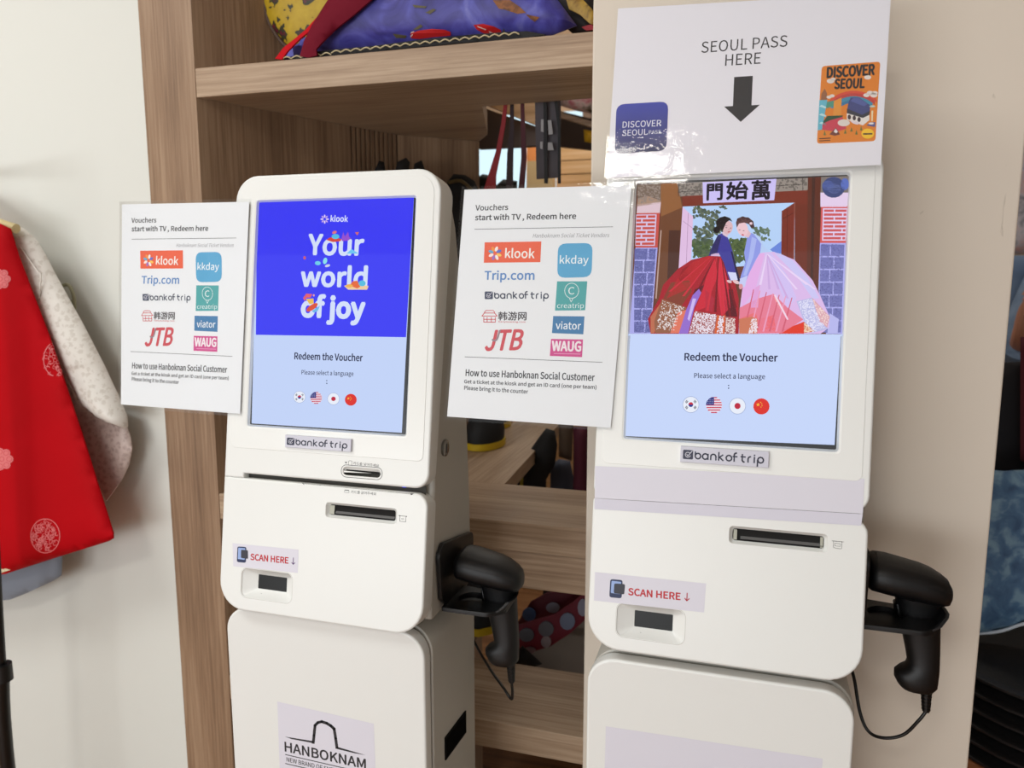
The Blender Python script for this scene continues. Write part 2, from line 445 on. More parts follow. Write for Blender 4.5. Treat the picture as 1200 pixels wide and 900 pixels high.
# ------------------------------------------------------------------ the setting
o = MB().box(-4, 4.5, -3, 6, -.05, 0).build('floor', wood('floor_wood', 0, (110, 74, 46), (148, 104, 68), (176, 132, 92), .5)); struct(o)
o = MB().box(-4, 4.5, -3, 6, 2.7, 2.75).build('ceiling', flat((235, 234, 228), rough=.9)); struct(o)
o = MB().box(-3.2, -1.0695, 1.2, 1.32, 0, 2.7).build('wall_left', WALLM); struct(o)
o = MB().box(-.2215, .3235, 1.12, 1.6, 0, 2.7).build('wall_right', PILLAR, bevel=.003); struct(o)
o = MB().box(-4, 4.5, 5.4, 5.5, 0, 2.7).build('wall_back', flat((176, 164, 148), rough=.8)); struct(o)
o = MB().box(-4.05, -4, -3, 5.5, 0, 2.7).build('wall_far_left', flat((214, 212, 205), rough=.8)); struct(o)
o = MB().box(1.9, 1.95, -3, 5.5, 0, 2.7).build('wall_shade_right', flat((128, 112, 96), rough=.8)); struct(o)  # unseen wall, set close and dark to shade the kiosks' right sides

# ------------------------------------------------------------------ shelving unit
unit = thing('shelving_unit', 'open oak veneer shelving unit between the white wall and the white pillar', 'shelf', (-.6, 1.4, 0))
A, B, Cc = (-.956, 1.2), (-.772, 1.641), (-.622, 1.777)
MB().prism([(-1.0695, 1.2), (-.956, 1.2), (-.94, 1.24), (-1.0695, 1.34)], 0, 2.66).build('upright', OAK_V, unit)
MB().prism([A, (-.8265, 1.512), (-.85, 1.525), (-.985, 1.215)], 0, 2.66).build('side_panel', OAK_V, unit)
MB().prism([(-.7715, 1.644), Cc, (-.64, 1.8), (-.795, 1.66)], 0, 2.66).build('side_panel', OAK_V, unit)
for k in range(11):
    t0 = k / 11; ax, ay = -.8265, 1.512; bx, by = -.7715, 1.644
    p0 = (ax + (bx - ax) * t0, ay + (by - ay) * t0); t1 = t0 + .055; p1 = (ax + (bx - ax) * t1, ay + (by - ay) * t1)
    MB().prism([p0, p1, (p1[0] - .02, p1[1] + .008), (p0[0] - .02, p0[1] + .008)], 0, 2.66).build('slat', OAK_V, unit)
MB().prism([(-.85, 1.525), (-.795, 1.66), (-.805, 1.665), (-.86, 1.53)], 0, 2.66).build('back_panel', flat((60, 45, 34), rough=.7), unit)
xr = -.2225
MB().prism([(-.955, 1.2), (xr, 1.2), (xr, 1.41), (-.49, 1.42), (-.575, 1.70), (-.62, 1.775), (-.773, 1.638)], 1.664, 1.714).build('shelf_board', OAK_H, unit, bevel=.0012, seg=2)
MB().prism([(-.955, 1.2), (xr, 1.2), (xr, 1.425), (-.905, 1.425)] [0:3] + [(-.86, 1.425)], .882, .933).build('shelf_board', OAK_H, unit, bevel=.0012, seg=2)
MB().box(-.93, xr, 1.212, 1.23, .812, .882).build('apron', OAK_H, unit, bevel=.001)
pA = hz(592, 566, .933); pB = hz(655, 497, .933)
MB().prism([(-.86, 1.4255), (pA.x, 1.4255), (pB.x, pB.y), (pB.x - .1, 2.6), (-.62, 2.6), (-.62, 1.777), (-.77, 1.638)], .9, .932).build('shelf_board', OAK_Y, unit, bevel=.001)
zl = hy(640, 783, 1.41).z
MB().prism([(-.955, 1.2), (xr, 1.2), (xr, 1.41), (-.86, 1.41)], zl - .051, zl).build('shelf_board', OAK_H, unit, bevel=.0012, seg=2)
p1 = hz(607, 735, zl + .0); p2 = hz(635, 689, zl)
MB().prism([(-.86, 1.4105), (-.56, 1.4105), (-.56, 2.6), (-.70, 2.6), (-.77, 1.64)], .52, .57).build('shelf_board', OAK_Y, unit, bevel=.001)
MB().prism([(-.955, 1.2), (xr, 1.2), (xr, 1.41), (-.86, 1.41)], .2, .25).build('shelf_board', OAK_H, unit, bevel=.0012, seg=2)

# ------------------------------------------------------------------ kiosk
TILT = R(8.45)
def flags(S, parent, cs, r, ringc):
    """four round flag buttons; cs = traced centres"""
    def disc(c, rx=r, ry=r, **k): return ell(c[0], c[1], rx, ry, 24, **k)
    k, u, j, c = cs
    polys(S, 'flag_button', [disc(k), disc(j)], lit((235, 240, 252)), 2, parent)
    polys(S, 'flag_ring', stroke(ell(k[0], k[1], r, r, 24), r * .06, True) + stroke(ell(j[0], j[1], r, r, 24), r * .06, True), lit((150, 165, 205)), 3, parent)
    polys(S, 'flag_mark', [ell(k[0], k[1], r * .3, r * .3, 12, 180, 360)], lit((200, 40, 60)), 3, parent)
    polys(S, 'flag_mark', [ell(k[0], k[1], r * .3, r * .3, 12, 0, 180)], lit((30, 50, 140)), 3, parent)
    bars = []
    for sx in (-1, 1):
        for sy in (-1, 1):
            for q in (-1, 0, 1):
                cx, cy = k[0] + sx * r * .52 + q * r * .07 * sx, k[1] + sy * r * .36 + q * r * .08 * sy
                bars += stroke([(cx - r * .1, cy + sx * sy * r * .12), (cx + r * .1, cy - sx * sy * r * .12)], r * .06)
    polys(S, 'flag_mark', bars, lit((35, 35, 50)), 3, parent)
    polys(S, 'flag_button', [disc(u)], lit((235, 225, 240)), 2, parent)
    st = []
    for i in range(7):
        y = u[1] - r + r * 2 * (2 * i + .5) / 13; y = min(max(y, u[1] - r * .97), u[1] + r * .97); hw = math.sqrt(max(0, r * r - (y - u[1]) ** 2)) * .97
        st.append([(u[0] - hw, y - r * .07), (u[0] + hw, y - r * .07), (u[0] + hw, y + r * .07), (u[0] - hw, y + r * .07)])
    polys(S, 'flag_mark', st, lit((200, 50, 80)), 3, parent)
    a = [(u[0], u[1])] + ell(u[0], u[1], r, r, 12, 180, 270)
    polys(S, 'flag_mark', [a], lit((50, 55, 130)), 4, parent)
    polys(S, 'flag_mark', [ell(u[0] - r * (.25 + .25 * (i % 3)), u[1] - r * (.2 + .22 * (i // 3)), r * .045, r * .045, 5) for i in range(9)], lit((225, 225, 245)), 5, parent)
    polys(S, 'flag_mark', [ell(j[0], j[1], r * .38, r * .38, 20)], lit((190, 30, 60)), 3, parent)
    polys(S, 'flag_button', [disc(c)], lit((222, 45, 35)), 2, parent)
    def star(x, y, q): return [(x + q * (1 if i % 2 == 0 else .4) * math.sin(R(36 * i)), y - q * (1 if i % 2 == 0 else .4) * math.cos(R(36 * i))) for i in range(10)]
    polys(S, 'flag_mark', [star(c[0] - r * .42, c[1] - r * .22, r * .26)] + [star(c[0] + dx * r, c[1] + dy * r, r * .1) for dx, dy in ((-.1, -.5), (.05, -.33), (.08, -.1), (-.06, .08))], lit((250, 190, 60)), 3, parent)

def holder_and_scanner(kiosk, sx, dz, dx, scan_label, cable_pts, kb):
    """L bracket on the right side of a kiosk (part) and the hand scanner resting in it (own thing)"""
    S = SideFace((sx, 0, 0)); zb = .946 + dz
    pl = fillet([(.915, zb + .078, .012), (.922, zb + .012, .01), (.945, zb - .006, .008), (1.035, zb - .006, .01), (1.05, zb + .03, .01), (1.05, zb + .068, .012), (.93, zb + .09, .01)])
    hb = plate(S, pl, 'scanner_holder', BLACKM, kiosk, thick=.0058, bev=.0015, h0=.006, smooth=35)
    T = FlatFace((sx, 0, zb))
    out = fillet([(.002, .926, .003), (.070, .926, .016), (.090, .944, .01), (.090, .992, .012), (.002, 1.008, .003)])
    hole = ell(.034, .966, .020, .021, 20)
    plate(T, out, 'holder_ledge', BLACKM, hb, thick=.006, bev=.0015, h0=.0, holes=[(hole, hole, .006)], smooth=35, hole_bev=0)
    # raised end lip
    rings = []
    for i in range(9):
        a = R(-100 + 200 * i / 8); 
    lip = MB()
    lp = [(.080, .934), (.088, .942), (.092, .955), (.092, .972), (.088, .986)]
    for (a, b), (c, d) in zip(lp, lp[1:]):
        lip.add([(sx + a, b, zb - .002), (sx + c, d, zb - .002), (sx + c + .008, d, zb + .012), (sx + a + .008, b, zb + .012 if b > .936 else zb + .004),
                 (sx + a - .004, b, zb - .002), (sx + c - .004, d, zb - .002), (sx + c + .004, d, zb + .012), (sx + a + .004, b, zb + .012 if b > .936 else zb + .004)],
                [(0, 1, 2, 3), (4, 7, 6, 5), (3, 2, 6, 7), (0, 4, 5, 1), (0, 3, 7, 4), (1, 5, 6, 2)])
    lip.build('holder_lip', BLACKM, hb)
    # scanner: profile read at the right kiosk (side at x=.143), then moved
    off = Vector((sx - .143 + dx, 0, dz)); k = .2554
    def q(x, y): p = hy(1000 + x * k, 640 + y * k, .98); return p + off
    sc = thing('handheld_scanner', scan_label, 'scanner', q(300, 640), 'handheld scanners on the kiosk sides')
    def ring(c, ax, ha, hb_, e=2.4, n=20):
        out = []
        for i in range(n):
            t = 2 * math.pi * i / n; ct, s_ = math.cos(t), math.sin(t)
            out.append(c + ax * ha * abs(ct) ** (2 / e) * (1 if ct > 0 else -1) + Vector((0, 1, 0)) * hb_ * abs(s_) ** (2 / e) * (1 if s_ > 0 else -1))
        return out
    secs = [(66, 52, 172, .030), (75, 42, 182, .034), (100, 37, 188, .036), (150, 44, 202, .0365), (200, 58, 215, .036), (250, 72, 226, .0345), (300, 86, 240, .033), (350, 106, 252, .031), (400, 136, 262, .027), (430, 160, 262, .021), (446, 184, 246, .012), (450, 200, 228, .004)]
    rings = []
    for x, a, b, w in secs:
        t, u = q(x, a), q(x, b); c = (t + u) / 2; rings.append(ring(c, Vector((0, 0, 1)), (t - u).length / 2, w, 2.5))
    body = MB().loft(rings).build('scanner_head', BLACKM, sc, smooth=50)
    # nose window rim
    r0 = []
    for x, a, b, w in ((60, 56, 168, .027), (67, 50, 174, .031)):
        t, u = q(x, a), q(x, b); r0.append(ring((t + u) / 2, Vector((0, 0, 1)), (t - u).length / 2, w, 3))
    MB().loft(r0).build('scan_window', BLACK, sc, smooth=50)
    # lighter top shell: a thin cover over the upper half
    rings = []
    for x, a, b, w in secs[2:-2]:
        t, u = q(x, a), q(x, b); c = (t + u) / 2; H = (t - u).length / 2
        rings.append([c + Vector((0, (w + .0012) * math.cos(R(g)) * (1 if True else 1), (H + .0012) * math.sin(R(g)))) for g in range(20, 161, 10)])
    MB().loft(rings, False, False, closed=False).build('top_cover', flat((17, 16, 17), rough=.5, bump=.2, bscale=900), sc, smooth=50)
    hsec = [(225, 188, 402, .022), (260, 192, 403, .020), (310, 202, 401, .018), (360, 214, 399, .017), (420, 226, 398, .0165), (480, 238, 397, .0165), (530, 246, 395, .017), (552, 236, 394, .0175), (566, 205, 393, .018), (580, 187, 391, .0185), (605, 186, 388, .0185), (632, 200, 384, .018), (648, 216, 368, .016), (657, 250, 356, .010)]
    rings = []
    for y, a, b, w in hsec:
        l, r_ = q(a, y), q(b, y); rings.append(ring((l + r_) / 2, Vector((1, 0, 0)), (r_ - l).length / 2, w, 2.3))
    MB().loft(rings).build('grip', BLACKM, sc, smooth=50)
    tg = []
    for y, a, b, w in ((255, 182, 215, .008), (290, 186, 222, .009), (330, 198, 232, .009), (350, 208, 236, .006)):
        l, r_ = q(a, y), q(b, y); tg.append(ring((l + r_) / 2, Vector((1, 0, 0)), (r_ - l).length / 2, w, 2))
    MB().loft(tg).build('trigger', BLACK, sc, smooth=50)
    bt = MB(); P0, P1 = q(336, 648), q(333, 758)
    for i in range(14):
        t = i / 14; r_ = (.0068 - .002 * t) * (1 if i % 2 == 0 else .84)
        c0 = P0.lerp(P1, t); c1 = P0.lerp(P1, t + 1 / 14)
        bt.loft([ring(c0, Vector((1, 0, 0)), r_, r_, 2, 12), ring(c1, Vector((1, 0, 0)), r_, r_, 2, 12)])
    bt.build('cable_boot', BLACK, sc)
    MB().tube([P1] + cable_pts, .0021, 8, 6).build('cable', BLACK, sc, smooth=60)
    return sc

def make_kiosk(K, base_y, label, which):
    kx, ky, kz = K; S = Face(K, TILT); Bf = Face((kx, base_y, 0))
    kiosk = thing('self_service_kiosk', label, 'kiosk', (kx, base_y + .09, 0), 'white self-service kiosks')
    W = .157
    # ---- base cabinet
    zt = .877
    body = Face((kx, base_y + .022, 0)); yb = 1.068 - (0 if which == 'L' else -.02)
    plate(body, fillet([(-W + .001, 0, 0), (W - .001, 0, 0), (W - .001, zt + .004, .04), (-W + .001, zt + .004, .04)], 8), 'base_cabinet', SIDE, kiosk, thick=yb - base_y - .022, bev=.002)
    plate(Bf, fillet([(-W, .01, .004), (W - .0035, .01, .004), (W - .0035, zt, .036), (-W, zt, .036)], 8), 'base_door', WHITE, kiosk, thick=.018, bev=.003)
    plate(Face((kx, base_y + .0178, 0)), fillet([(-W + .003, .012, 0), (W - .006, .012, 0), (W - .006, zt - .003, .034), (-W + .003, zt - .003, .034)], 8), 'door_gasket', flat((90, 88, 82), rough=.8), kiosk, thick=.006, bev=.0005)
    MB().box(kx - W + .01, kx + W - .01, base_y - .03, yb + .03, 0, .012).build('foot_plate', SIDE, kiosk, bevel=.003)
    # ---- neck
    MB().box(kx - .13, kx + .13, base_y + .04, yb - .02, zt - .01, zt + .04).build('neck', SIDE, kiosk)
    # ---- head body, side profile extruded
    dzk = kz - 1.2963; dyk = ky - .927; zz = lambda z: z + dzk; yy = lambda y: y + dyk
    prof = [(.893, .8975), (.886, .905), (.886, 1.045), (.90, 1.058), (1.006, 1.056), (1.127, 1.047), (1.28, 1.03), (1.37, 1.018), (1.415, 1.008), (1.445, .993), (1.458, .972), (1.40, .962), (1.25, .938), (1.05, .912)]
    mb = MB(); hw = W - .0012
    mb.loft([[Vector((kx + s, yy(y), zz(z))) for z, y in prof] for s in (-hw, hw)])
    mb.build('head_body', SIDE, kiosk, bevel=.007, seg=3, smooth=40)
    # ---- head faces
    TH = lambda u, v: .024 + max(0, v + .1) * .07
    scr = rrect(-.1225, -.1595, .1225, .1595, .004, 3); scr_i = rrect(-.1200, -.1568, .1200, .1568, .0015, 3)
    g0, g1 = -.2262, -.2330
    if which == 'L':
        up = fillet([(-W, g1, 0), (-.1245, g1, 0), (-.1245, g0, 0), (W, g0, .02), (W, .1945, .034), (-W, .1945, .034)], 8)
        lo = fillet([(-W, -.4195, .04), (W, -.4195, .04), (W, g1, .018), (-.1245, g1, 0), (-W, g1, 0)], 8)
    else:
        up = fillet([(-W, g0, .006), (W, g0, .02), (W, .1945, .034), (-W, .1945, .034)], 8)
        lo = fillet([(-W, -.4195, .04), (W, -.4195, .04), (W, g1, .018), (-W, g1, .006)], 8)
    holes = [(scr, scr_i, .0035)]
    def uvl(pts): return [S.uv(*p) for p in pts]
    if which == 'L':
        z6 = Z(375, 530, .1)
        c = S.uv(*z6([(487, 234)])[0]); cup = rrect(c[0] - .0285, c[1] - .0062, c[0] + .0285, c[1] + .0062, .006, 4)
        cup_i = rrect(c[0] - .0250, c[1] - .0010, c[0] + .0250, c[1] + .0016, .0008, 2); holes.append((cup, cup_i, .004))
    upper = plate(S, up, 'upper_fascia', WHITE, kiosk, thick=TH, bev=.0028, holes=holes)
    # raised glossy overlay round the screen
    ov = fillet([(-.148, -.1905, .008), (.148, -.1905, .008), (.148, .187, .026), (-.148, .187, .026)], 6)
    scr_o = rrect(-.1245, -.1615, .1245, .1615, .005, 3)
    plate(S, ov, 'screen_surround', WHITE2, upper, thick=.0006, bev=.0005, h0=.0006, holes=[(scr_o, scr, .0008)], steps=2, back=False, hole_bev=0)
    if which == 'L':
        polys(S, 'card_slot', [[(c[0] + .0252, c[1] - .0012), (c[0] + .0252, c[1] + .0018), (c[0] - .0252, c[1] + .0018), (c[0] - .0252, c[1] - .0012)]], DARK, 0, upper, px=False, h0=-.0037)
        polys(S, 'slot_outline', stroke(rrect(c[0] - .0305, c[1] - .0082, c[0] + .0305, c[1] + .0082, .0075, 6), .0007, True), INK, 1, upper, px=False)
        text(S, '카드를 넣어주세요', z6([(390, 127)])[0], z6([(692, 158)])[0], 3.6, INK, 1, upper)
        polys(S, 'slot_icon', [z6([(290, 112), (320, 114), (306, 133)])] + stroke(z6([(336, 105), (345, 98), (374, 102), (372, 155), (334, 150)]), .35, True), INK, 1, upper)
    # lower fascia with its pockets
    holes = []
    if which == 'L':
        zc = Z(375, 530, .1); cR = [S.uv(*p) for p in zc([(88, 612), (862, 690), (868, 820), (90, 742)])]
        a = uvl([(384, 592), (462.5, 609)]); u0, u1 = a[0][0], a[1][0]; vc = (S.uv(384, 597.5)[1] + S.uv(462, 605)[1]) / 2
    else:
        z4 = Z(670, 560, .3112); a = uvl(z4([(605, 225), (955, 240)])); u0, u1 = a[0][0] - .001, a[1][0]; vc = (S.uv(*z4([(605, 218)])[0])[1] + S.uv(*z4([(955, 243)])[0])[1]) / 2
    so = rrect(u0 - .003, vc - .0105, u1 + .003, vc + .0105, .005, 4); si = rrect(u0 + .001, vc - .007, u1 - .001, vc + .007, .003, 4)
    holes.append((so, si, .005))
    if which == 'L':
        w0 = uvl([(283.5, 668), (341.5, 700)]); wc = ((w0[0][0] + w0[1][0]) / 2, (S.uv(284, 683)[1] + S.uv(341, 689)[1]) / 2); ww, wh = (w0[1][0] - w0[0][0]) / 2, .0205
    else:
        w0 = uvl(z4([(168, 545), (425, 560)])); wc = ((w0[0][0] + w0[1][0]) / 2, (S.uv(*z4([(168, 535)])[0])[1] + S.uv(*z4([(425, 562)])[0])[1]) / 2); ww, wh = (w0[1][0] - w0[0][0]) / 2, .0205
    po = rrect(wc[0] - ww, wc[1] - wh, wc[0] + ww, wc[1] + wh, .009, 5)
    pi_ = rrect(wc[0] - ww * .47, wc[1] - .0085, wc[0] + ww * .62, wc[1] + .0105, .0006, 5)
    holes.append((po, pi_, .011))
    lower = plate(S, lo, 'lower_fascia', WHITE, kiosk, thick=lambda u, v: .028, bev=.0028, holes=holes)
    polys(S, 'pocket_rim', stroke(rrect(wc[0] - ww - .0008, wc[1] - wh - .0008, wc[0] + ww + .0008, wc[1] + wh + .0008, .0095, 6), .0004, True), flat((190, 190, 182), rough=.5), .5, lower, px=False)
    polys(S, 'scan_glass', [rrect(wc[0] - ww * .5, wc[1] - .01, wc[0] + ww * .65, wc[1] + .012, .001, 1)], flat((10, 12, 12), rough=.35, spec=.3), 0, lower, px=False, h0=-.0105)
    polys(S, 'sensor_dot', [ell(wc[0] - ww * .28, wc[1] - wh * .72, .0011, .0009, 8)], INK, 0, lower, px=False, h0=-.006)
    # receipt slot insides
    polys(S, 'receipt_slot', [[(u0 - .001, vc - .008), (u1 + .001, vc - .008), (u1 + .001, vc + .008), (u0 - .001, vc + .008)]], DARK, 0, lower, px=False, h0=-.0062)
    mb = MB(); d = .0058
    mb.add([S.pt(u0 + .010, vc - .0045, -.003), S.pt(u1 - .002, vc - .0045, -.003), S.pt(u1 - .002, vc - .0015, -d), S.pt(u0 + .010, vc - .0015, -d)], [(0, 1, 2, 3)])
    mb.build('slot_guide', flat((96, 96, 96), rough=.4), lower)
    for q_ in ((u0 + .002, u0 + .006), (u1 - .005, u1 - .002)) if which == 'R' else ((u0 + .001, u0 + .0085),):
        mb = MB(); mb.add([S.pt(q_[0], vc - .006, -.0035), S.pt(q_[1], vc - .006, -.0035), S.pt(q_[1], vc + .006, -.0045), S.pt(q_[0], vc + .006, -.0045)], [(0, 1, 2, 3)])
        mb.build('slot_cheek', flat((175, 175, 160), rough=.3), lower)
    # dark gap between the fascias
    MB().add([S.pt(-.125, g1 - .003, -.012), S.pt(W - .008, g1 - .003, -.012), S.pt(W - .008, g0 + .003, -.012), S.pt(-.125, g0 + .003, -.012)], [(0, 1, 2, 3)]).build('gap_liner', flat((60, 58, 54), rough=.8) if which == 'L' else DARK, kiosk)
    # ticket icon
    z = Z(375, 530, .1) if which == 'L' else None
    if which == 'L':
        ic = stroke(z([(925, 742), (1018, 752)]), .5) + stroke(z([(937, 745), (935, 808), (1005, 816), (1008, 752)]), .4) + [z([(925, 738), (940, 738), (934, 752)]), z([(1004, 746), (1020, 748), (1014, 762)])]
        ic += stroke(z([(955, 775), (985, 778)]), .25) + stroke(z([(955, 785), (985, 788)]), .25)
        ic += stroke(z([(-5, 383), (1080, 490)]), .28) + [z([(1060, 482), (1100, 485), (1066, 502)])] + [[(353, 564.5), (356, 567), (356.5, 568.5)]] + stroke([(354, 566.3), (376, 568.6)], .28)
        ic += stroke(z([(290, 440), (340, 445), (340, 475), (288, 470)]), .3, True) + [z([(290, 440), (340, 445), (340, 452), (290, 447)])]
        text(S, '카드를 긁어주세요', z([(365, 463)])[0], z([(660, 488)])[0], 3.6, INK, 1, lower)
    else:
        ic = stroke(z4([(980, 237), (1024, 241)]), .5) + stroke(z4([(986, 238), (985, 262), (1000, 266), (1016, 267), (1018, 241)]), .4) + stroke(z4([(990, 246), (1012, 249), (1011, 258), (991, 256)]), .35, True)
    polys(S, 'printed_icon', ic, INK, 1, lower)
    # ---- screen
    disp = Face(S.pt(0, 0, -.0034), TILT); disp2 = Face(S.pt(0, 0, -.003), TILT)
    mb = MB(); mb.add([disp.pt(u, v, h) for h in (0, -.006) for u, v in ((-.1210, -.158), (.1210, -.158), (.1210, .158), (-.1210, .158))], [(0, 1, 2, 3), (7, 6, 5, 4), (0, 4, 5, 1), (1, 5, 6, 2), (2, 6, 7, 3), (3, 7, 4, 0)])
    screen = mb.build('screen', flat((8, 8, 14), rough=.3), kiosk)
    MB().add([disp.pt(u, v, .0037) for u, v in ((-.1207, -.1576), (.1207, -.1576), (.1207, .1576), (-.1207, .1576))], [(0, 1, 2, 3)]).build('screen_glass', GLASS, screen)
    # ---- lock on the side
    lk = MB(); cs = Vector((kx + W, yy(.953), zz(1.115)))
    circ = lambda r, dx: [cs + Vector((dx, r * math.cos(R(a)), r * math.sin(R(a)))) for a in range(0, 360, 20)]
    lk.loft([circ(.0115, -.004), circ(.0115, .002), circ(.009, .003)]).build('key_lock', METAL, kiosk, smooth=40)
    MB().box(cs.x + .003, cs.x + .0035, cs.y - .0015, cs.y + .0015, cs.z - .007, cs.z + .007).build('keyhole', BLACK, kiosk)
    # ---- recessed handle in the cabinet side
    if which == 'L':
        SF = SideFace((kx + W, 0, 0)); r0 = [(.94, .658), (1.024, .650), (1.024, .686), (.94, .693)]
        plate(SF, r0, 'side_grip', flat((12, 12, 12), rough=.8, spec=.1), kiosk, thick=.004, bev=.0002, h0=.0012, holes=[(inset(r0, .003), inset(r0, .0036), .0009)], steps=1)
        MB().add([SF.pt(u, v, .0004) for u, v in inset(r0, .003)], [(0, 1, 2, 3)]).build('grip_recess', flat((8, 8, 8), rough=.9, spec=.05), kiosk)
    # ---- name plate under the screen
    if which == 'L': q4 = [(336.5, 509), (413.5, 515), (412.5, 529.5), (335.5, 523.5)]
    else: q4 = Z(720, 380, .26667)([(292, 540), (680, 553), (677, 627), (290, 606)])
    uvq = uvl(q4); u_0, u_1 = (uvq[0][0] + uvq[3][0]) / 2, (uvq[1][0] + uvq[2][0]) / 2; v_0, v_1 = (uvq[2][1] + uvq[3][1]) / 2, (uvq[0][1] + uvq[1][1]) / 2
    plq = [(u_0, v_0), (u_1, v_0), (u_1, v_1), (u_0, v_1)]
    np_ = plate(S, plq, 'name_plate', flat((205, 205, 218), rough=.3, coat=.5), kiosk, thick=.0035, bev=.0004, h0=.0042, steps=1)
    navy = flat((38, 40, 66), rough=.4)
    P = Face(S.pt(u_0, v_0, .0042), TILT); w_, h_ = u_1 - u_0, v_1 - v_0
    class Sub:   # drawing frame 0..1000 x 0..190 on the plate
        def uv(s, x, y): return (x / 1000 * w_, (1 - y / 190) * h_)
        def pt(s, u, v, h=0): return P.pt(u, v, h)
    D = Sub(); bankoftrip(D, np_, navy, 35, 35, 1000, 190)
    # ---- "scan here" sticker
    if which == 'L':
        zz7 = Z(265, 625, .08889); sq = [(272.5, 636.5), (350, 644), (349, 671.5), (273.5, 663.5)]
        qk = lambda pts: zz7(pts); hx_, T1 = None, dict(L=(325, 308), R=(820, 358), h=82)
        ph = [(150, 172), (268, 180), (262, 388), (142, 378)]; tile = [(200, 215), (288, 222), (290, 335), (198, 325)]; arrow = (888, 322, 408)
    else:
        zz7 = Z(690, 660, .125); sq = zz7([(58, 82), (1100, 190), (1080, 462), (48, 350)])
        T1 = dict(L=(372, 265), R=(858, 312), h=66); ph = [(202, 148), (318, 158), (308, 330), (192, 318)]; tile = [(240, 188), (340, 196), (332, 292), (234, 280)]; arrow = (922, 280, 352)
        zz7 = Z(690, 660, .125)
    st = polys(S, 'scan_sticker', [sq], PAPERW, 1, kiosk)
    polys(S, 'sticker_icon', [qrect(zz7(ph), .2)], flat((30, 45, 85), rough=.5), 2, st)
    phi = [(ph[0][0] + 12, ph[0][1] + 16), (ph[1][0] - 14, ph[1][1] + 16), (ph[2][0] - 14, ph[2][1] - 40), (ph[3][0] + 14, ph[3][1] - 40)]
    polys(S, 'sticker_icon', [qrect(zz7(phi), .1)], flat((150, 175, 225), rough=.5), 3, st)
    polys(S, 'sticker_icon', [qrect(zz7(tile), .15)], flat((48, 50, 62), rough=.5), 4, st)
    text(S, 'SCAN HERE', zz7([T1['L']])[0], zz7([T1['R']])[0], T1['h'] * (.08889 if which == 'L' else .125), flat((190, 30, 42), rough=.5), 2, st, w=.04)
    ax_, ay0, ay1 = arrow; kk = .08889 if which == 'L' else .125
    ar = stroke(zz7([(ax_, ay0), (ax_ - 3, ay1)]), 9 * kk) + stroke(zz7([(ax_ - 22, ay1 - 24), (ax_ - 3, ay1), (ax_ + 20, ay1 - 20)]), 9 * kk)
    polys(S, 'sticker_icon', ar, flat((85, 40, 110) if which == 'L' else (180, 40, 60), rough=.5), 2, st)
    return kiosk, S, Bf, screen, disp, lower, upper

def bankoftrip(D, parent, mat, x0, y0, w, h, layer=1):
    """square tick mark and the rounded wordmark, drawn as strokes: frame w x h"""
    s = h / 190
    X = lambda pts: [(x0 - 35 * s + x * s, y0 - 35 * s + y * s) for x, y in pts] if s != 1 else pts
    sq = rrect(30, 40, 148, 152, 14, 4)
    polys(D, 'logo_mark', [X(sq)], mat, layer, parent)
    wm = flat((212, 212, 224), rough=.4)
    polys(D, 'logo_mark', sum([stroke(X(p), 9 * s) for p in ([*ell(88, 98, 30, 30, 14, 20, 330)], [(74, 96), (88, 112), (136, 50)])], []), wm, layer + 1, parent)
    W_ = 20; st = []
    def arc(cx, cy, r, a0, a1, n=12): st.append(ell(cx, cy, r, r * 1.1, n, a0, a1))
    B, M, T = 136, 100, 40       # base, middle, top lines (y down)
    rr = 30; cy = 106
    st.append([(182, 58), (182, 106)]); arc(212, cy, rr, 180, 539)                       # b
    arc(292, cy, rr, 30, 330); st.append([(322, 76), (322, 140)])                         # a
    st.append([(352, 140), (352, 104)]); arc(380, 104, 28, 180, 360); st.append([(408, 104), (408, 140)])   # n
    st.append([(438, 46), (438, 140)]); st.append([(482, 74), (446, 104), (486, 140)])    # k
    arc(548, cy, rr, 0, 359)                                                              # o
    st.append([(604, 140), (604, 66)]); arc(624, 64, 20, 180, 280); st.append([(590, 84), (634, 84)])       # f
    st.append([(690, 52), (690, 118)]); arc(712, 116, 22, 90, 180); st.append([(676, 80), (722, 80)])       # t
    st.append([(752, 140), (752, 104)]); arc(780, 104, 28, 180, 265)                      # r
    st.append([(818, 76), (818, 140)]); st.append([(818, 50), (818, 58)])                 # i
    st.append([(852, 180), (852, 106)]); arc(884, cy, rr, 180, 539)                       # p
    allq = sum([stroke(X([(162 + (x - 172) * 1.05, y) for x, y in p]), W_ * .82 * s) for p in st], [])
    polys(D, 'logo_lettering', allq, mat, layer, parent)

kL = make_kiosk((-.543, .927, 1.2963), .880, 'white kiosk on the left showing a blue screen with large white lettering', 'L')
kR = make_kiosk((-.014, .942, 1.3081), .8885, 'white kiosk on the right showing a photo of two women in full skirts', 'R')
KI_L, SL, BL_, scrL, DL, lowL, upL = kL
KI_R, SR, BR_, scrR, DR, lowR, upR = kR

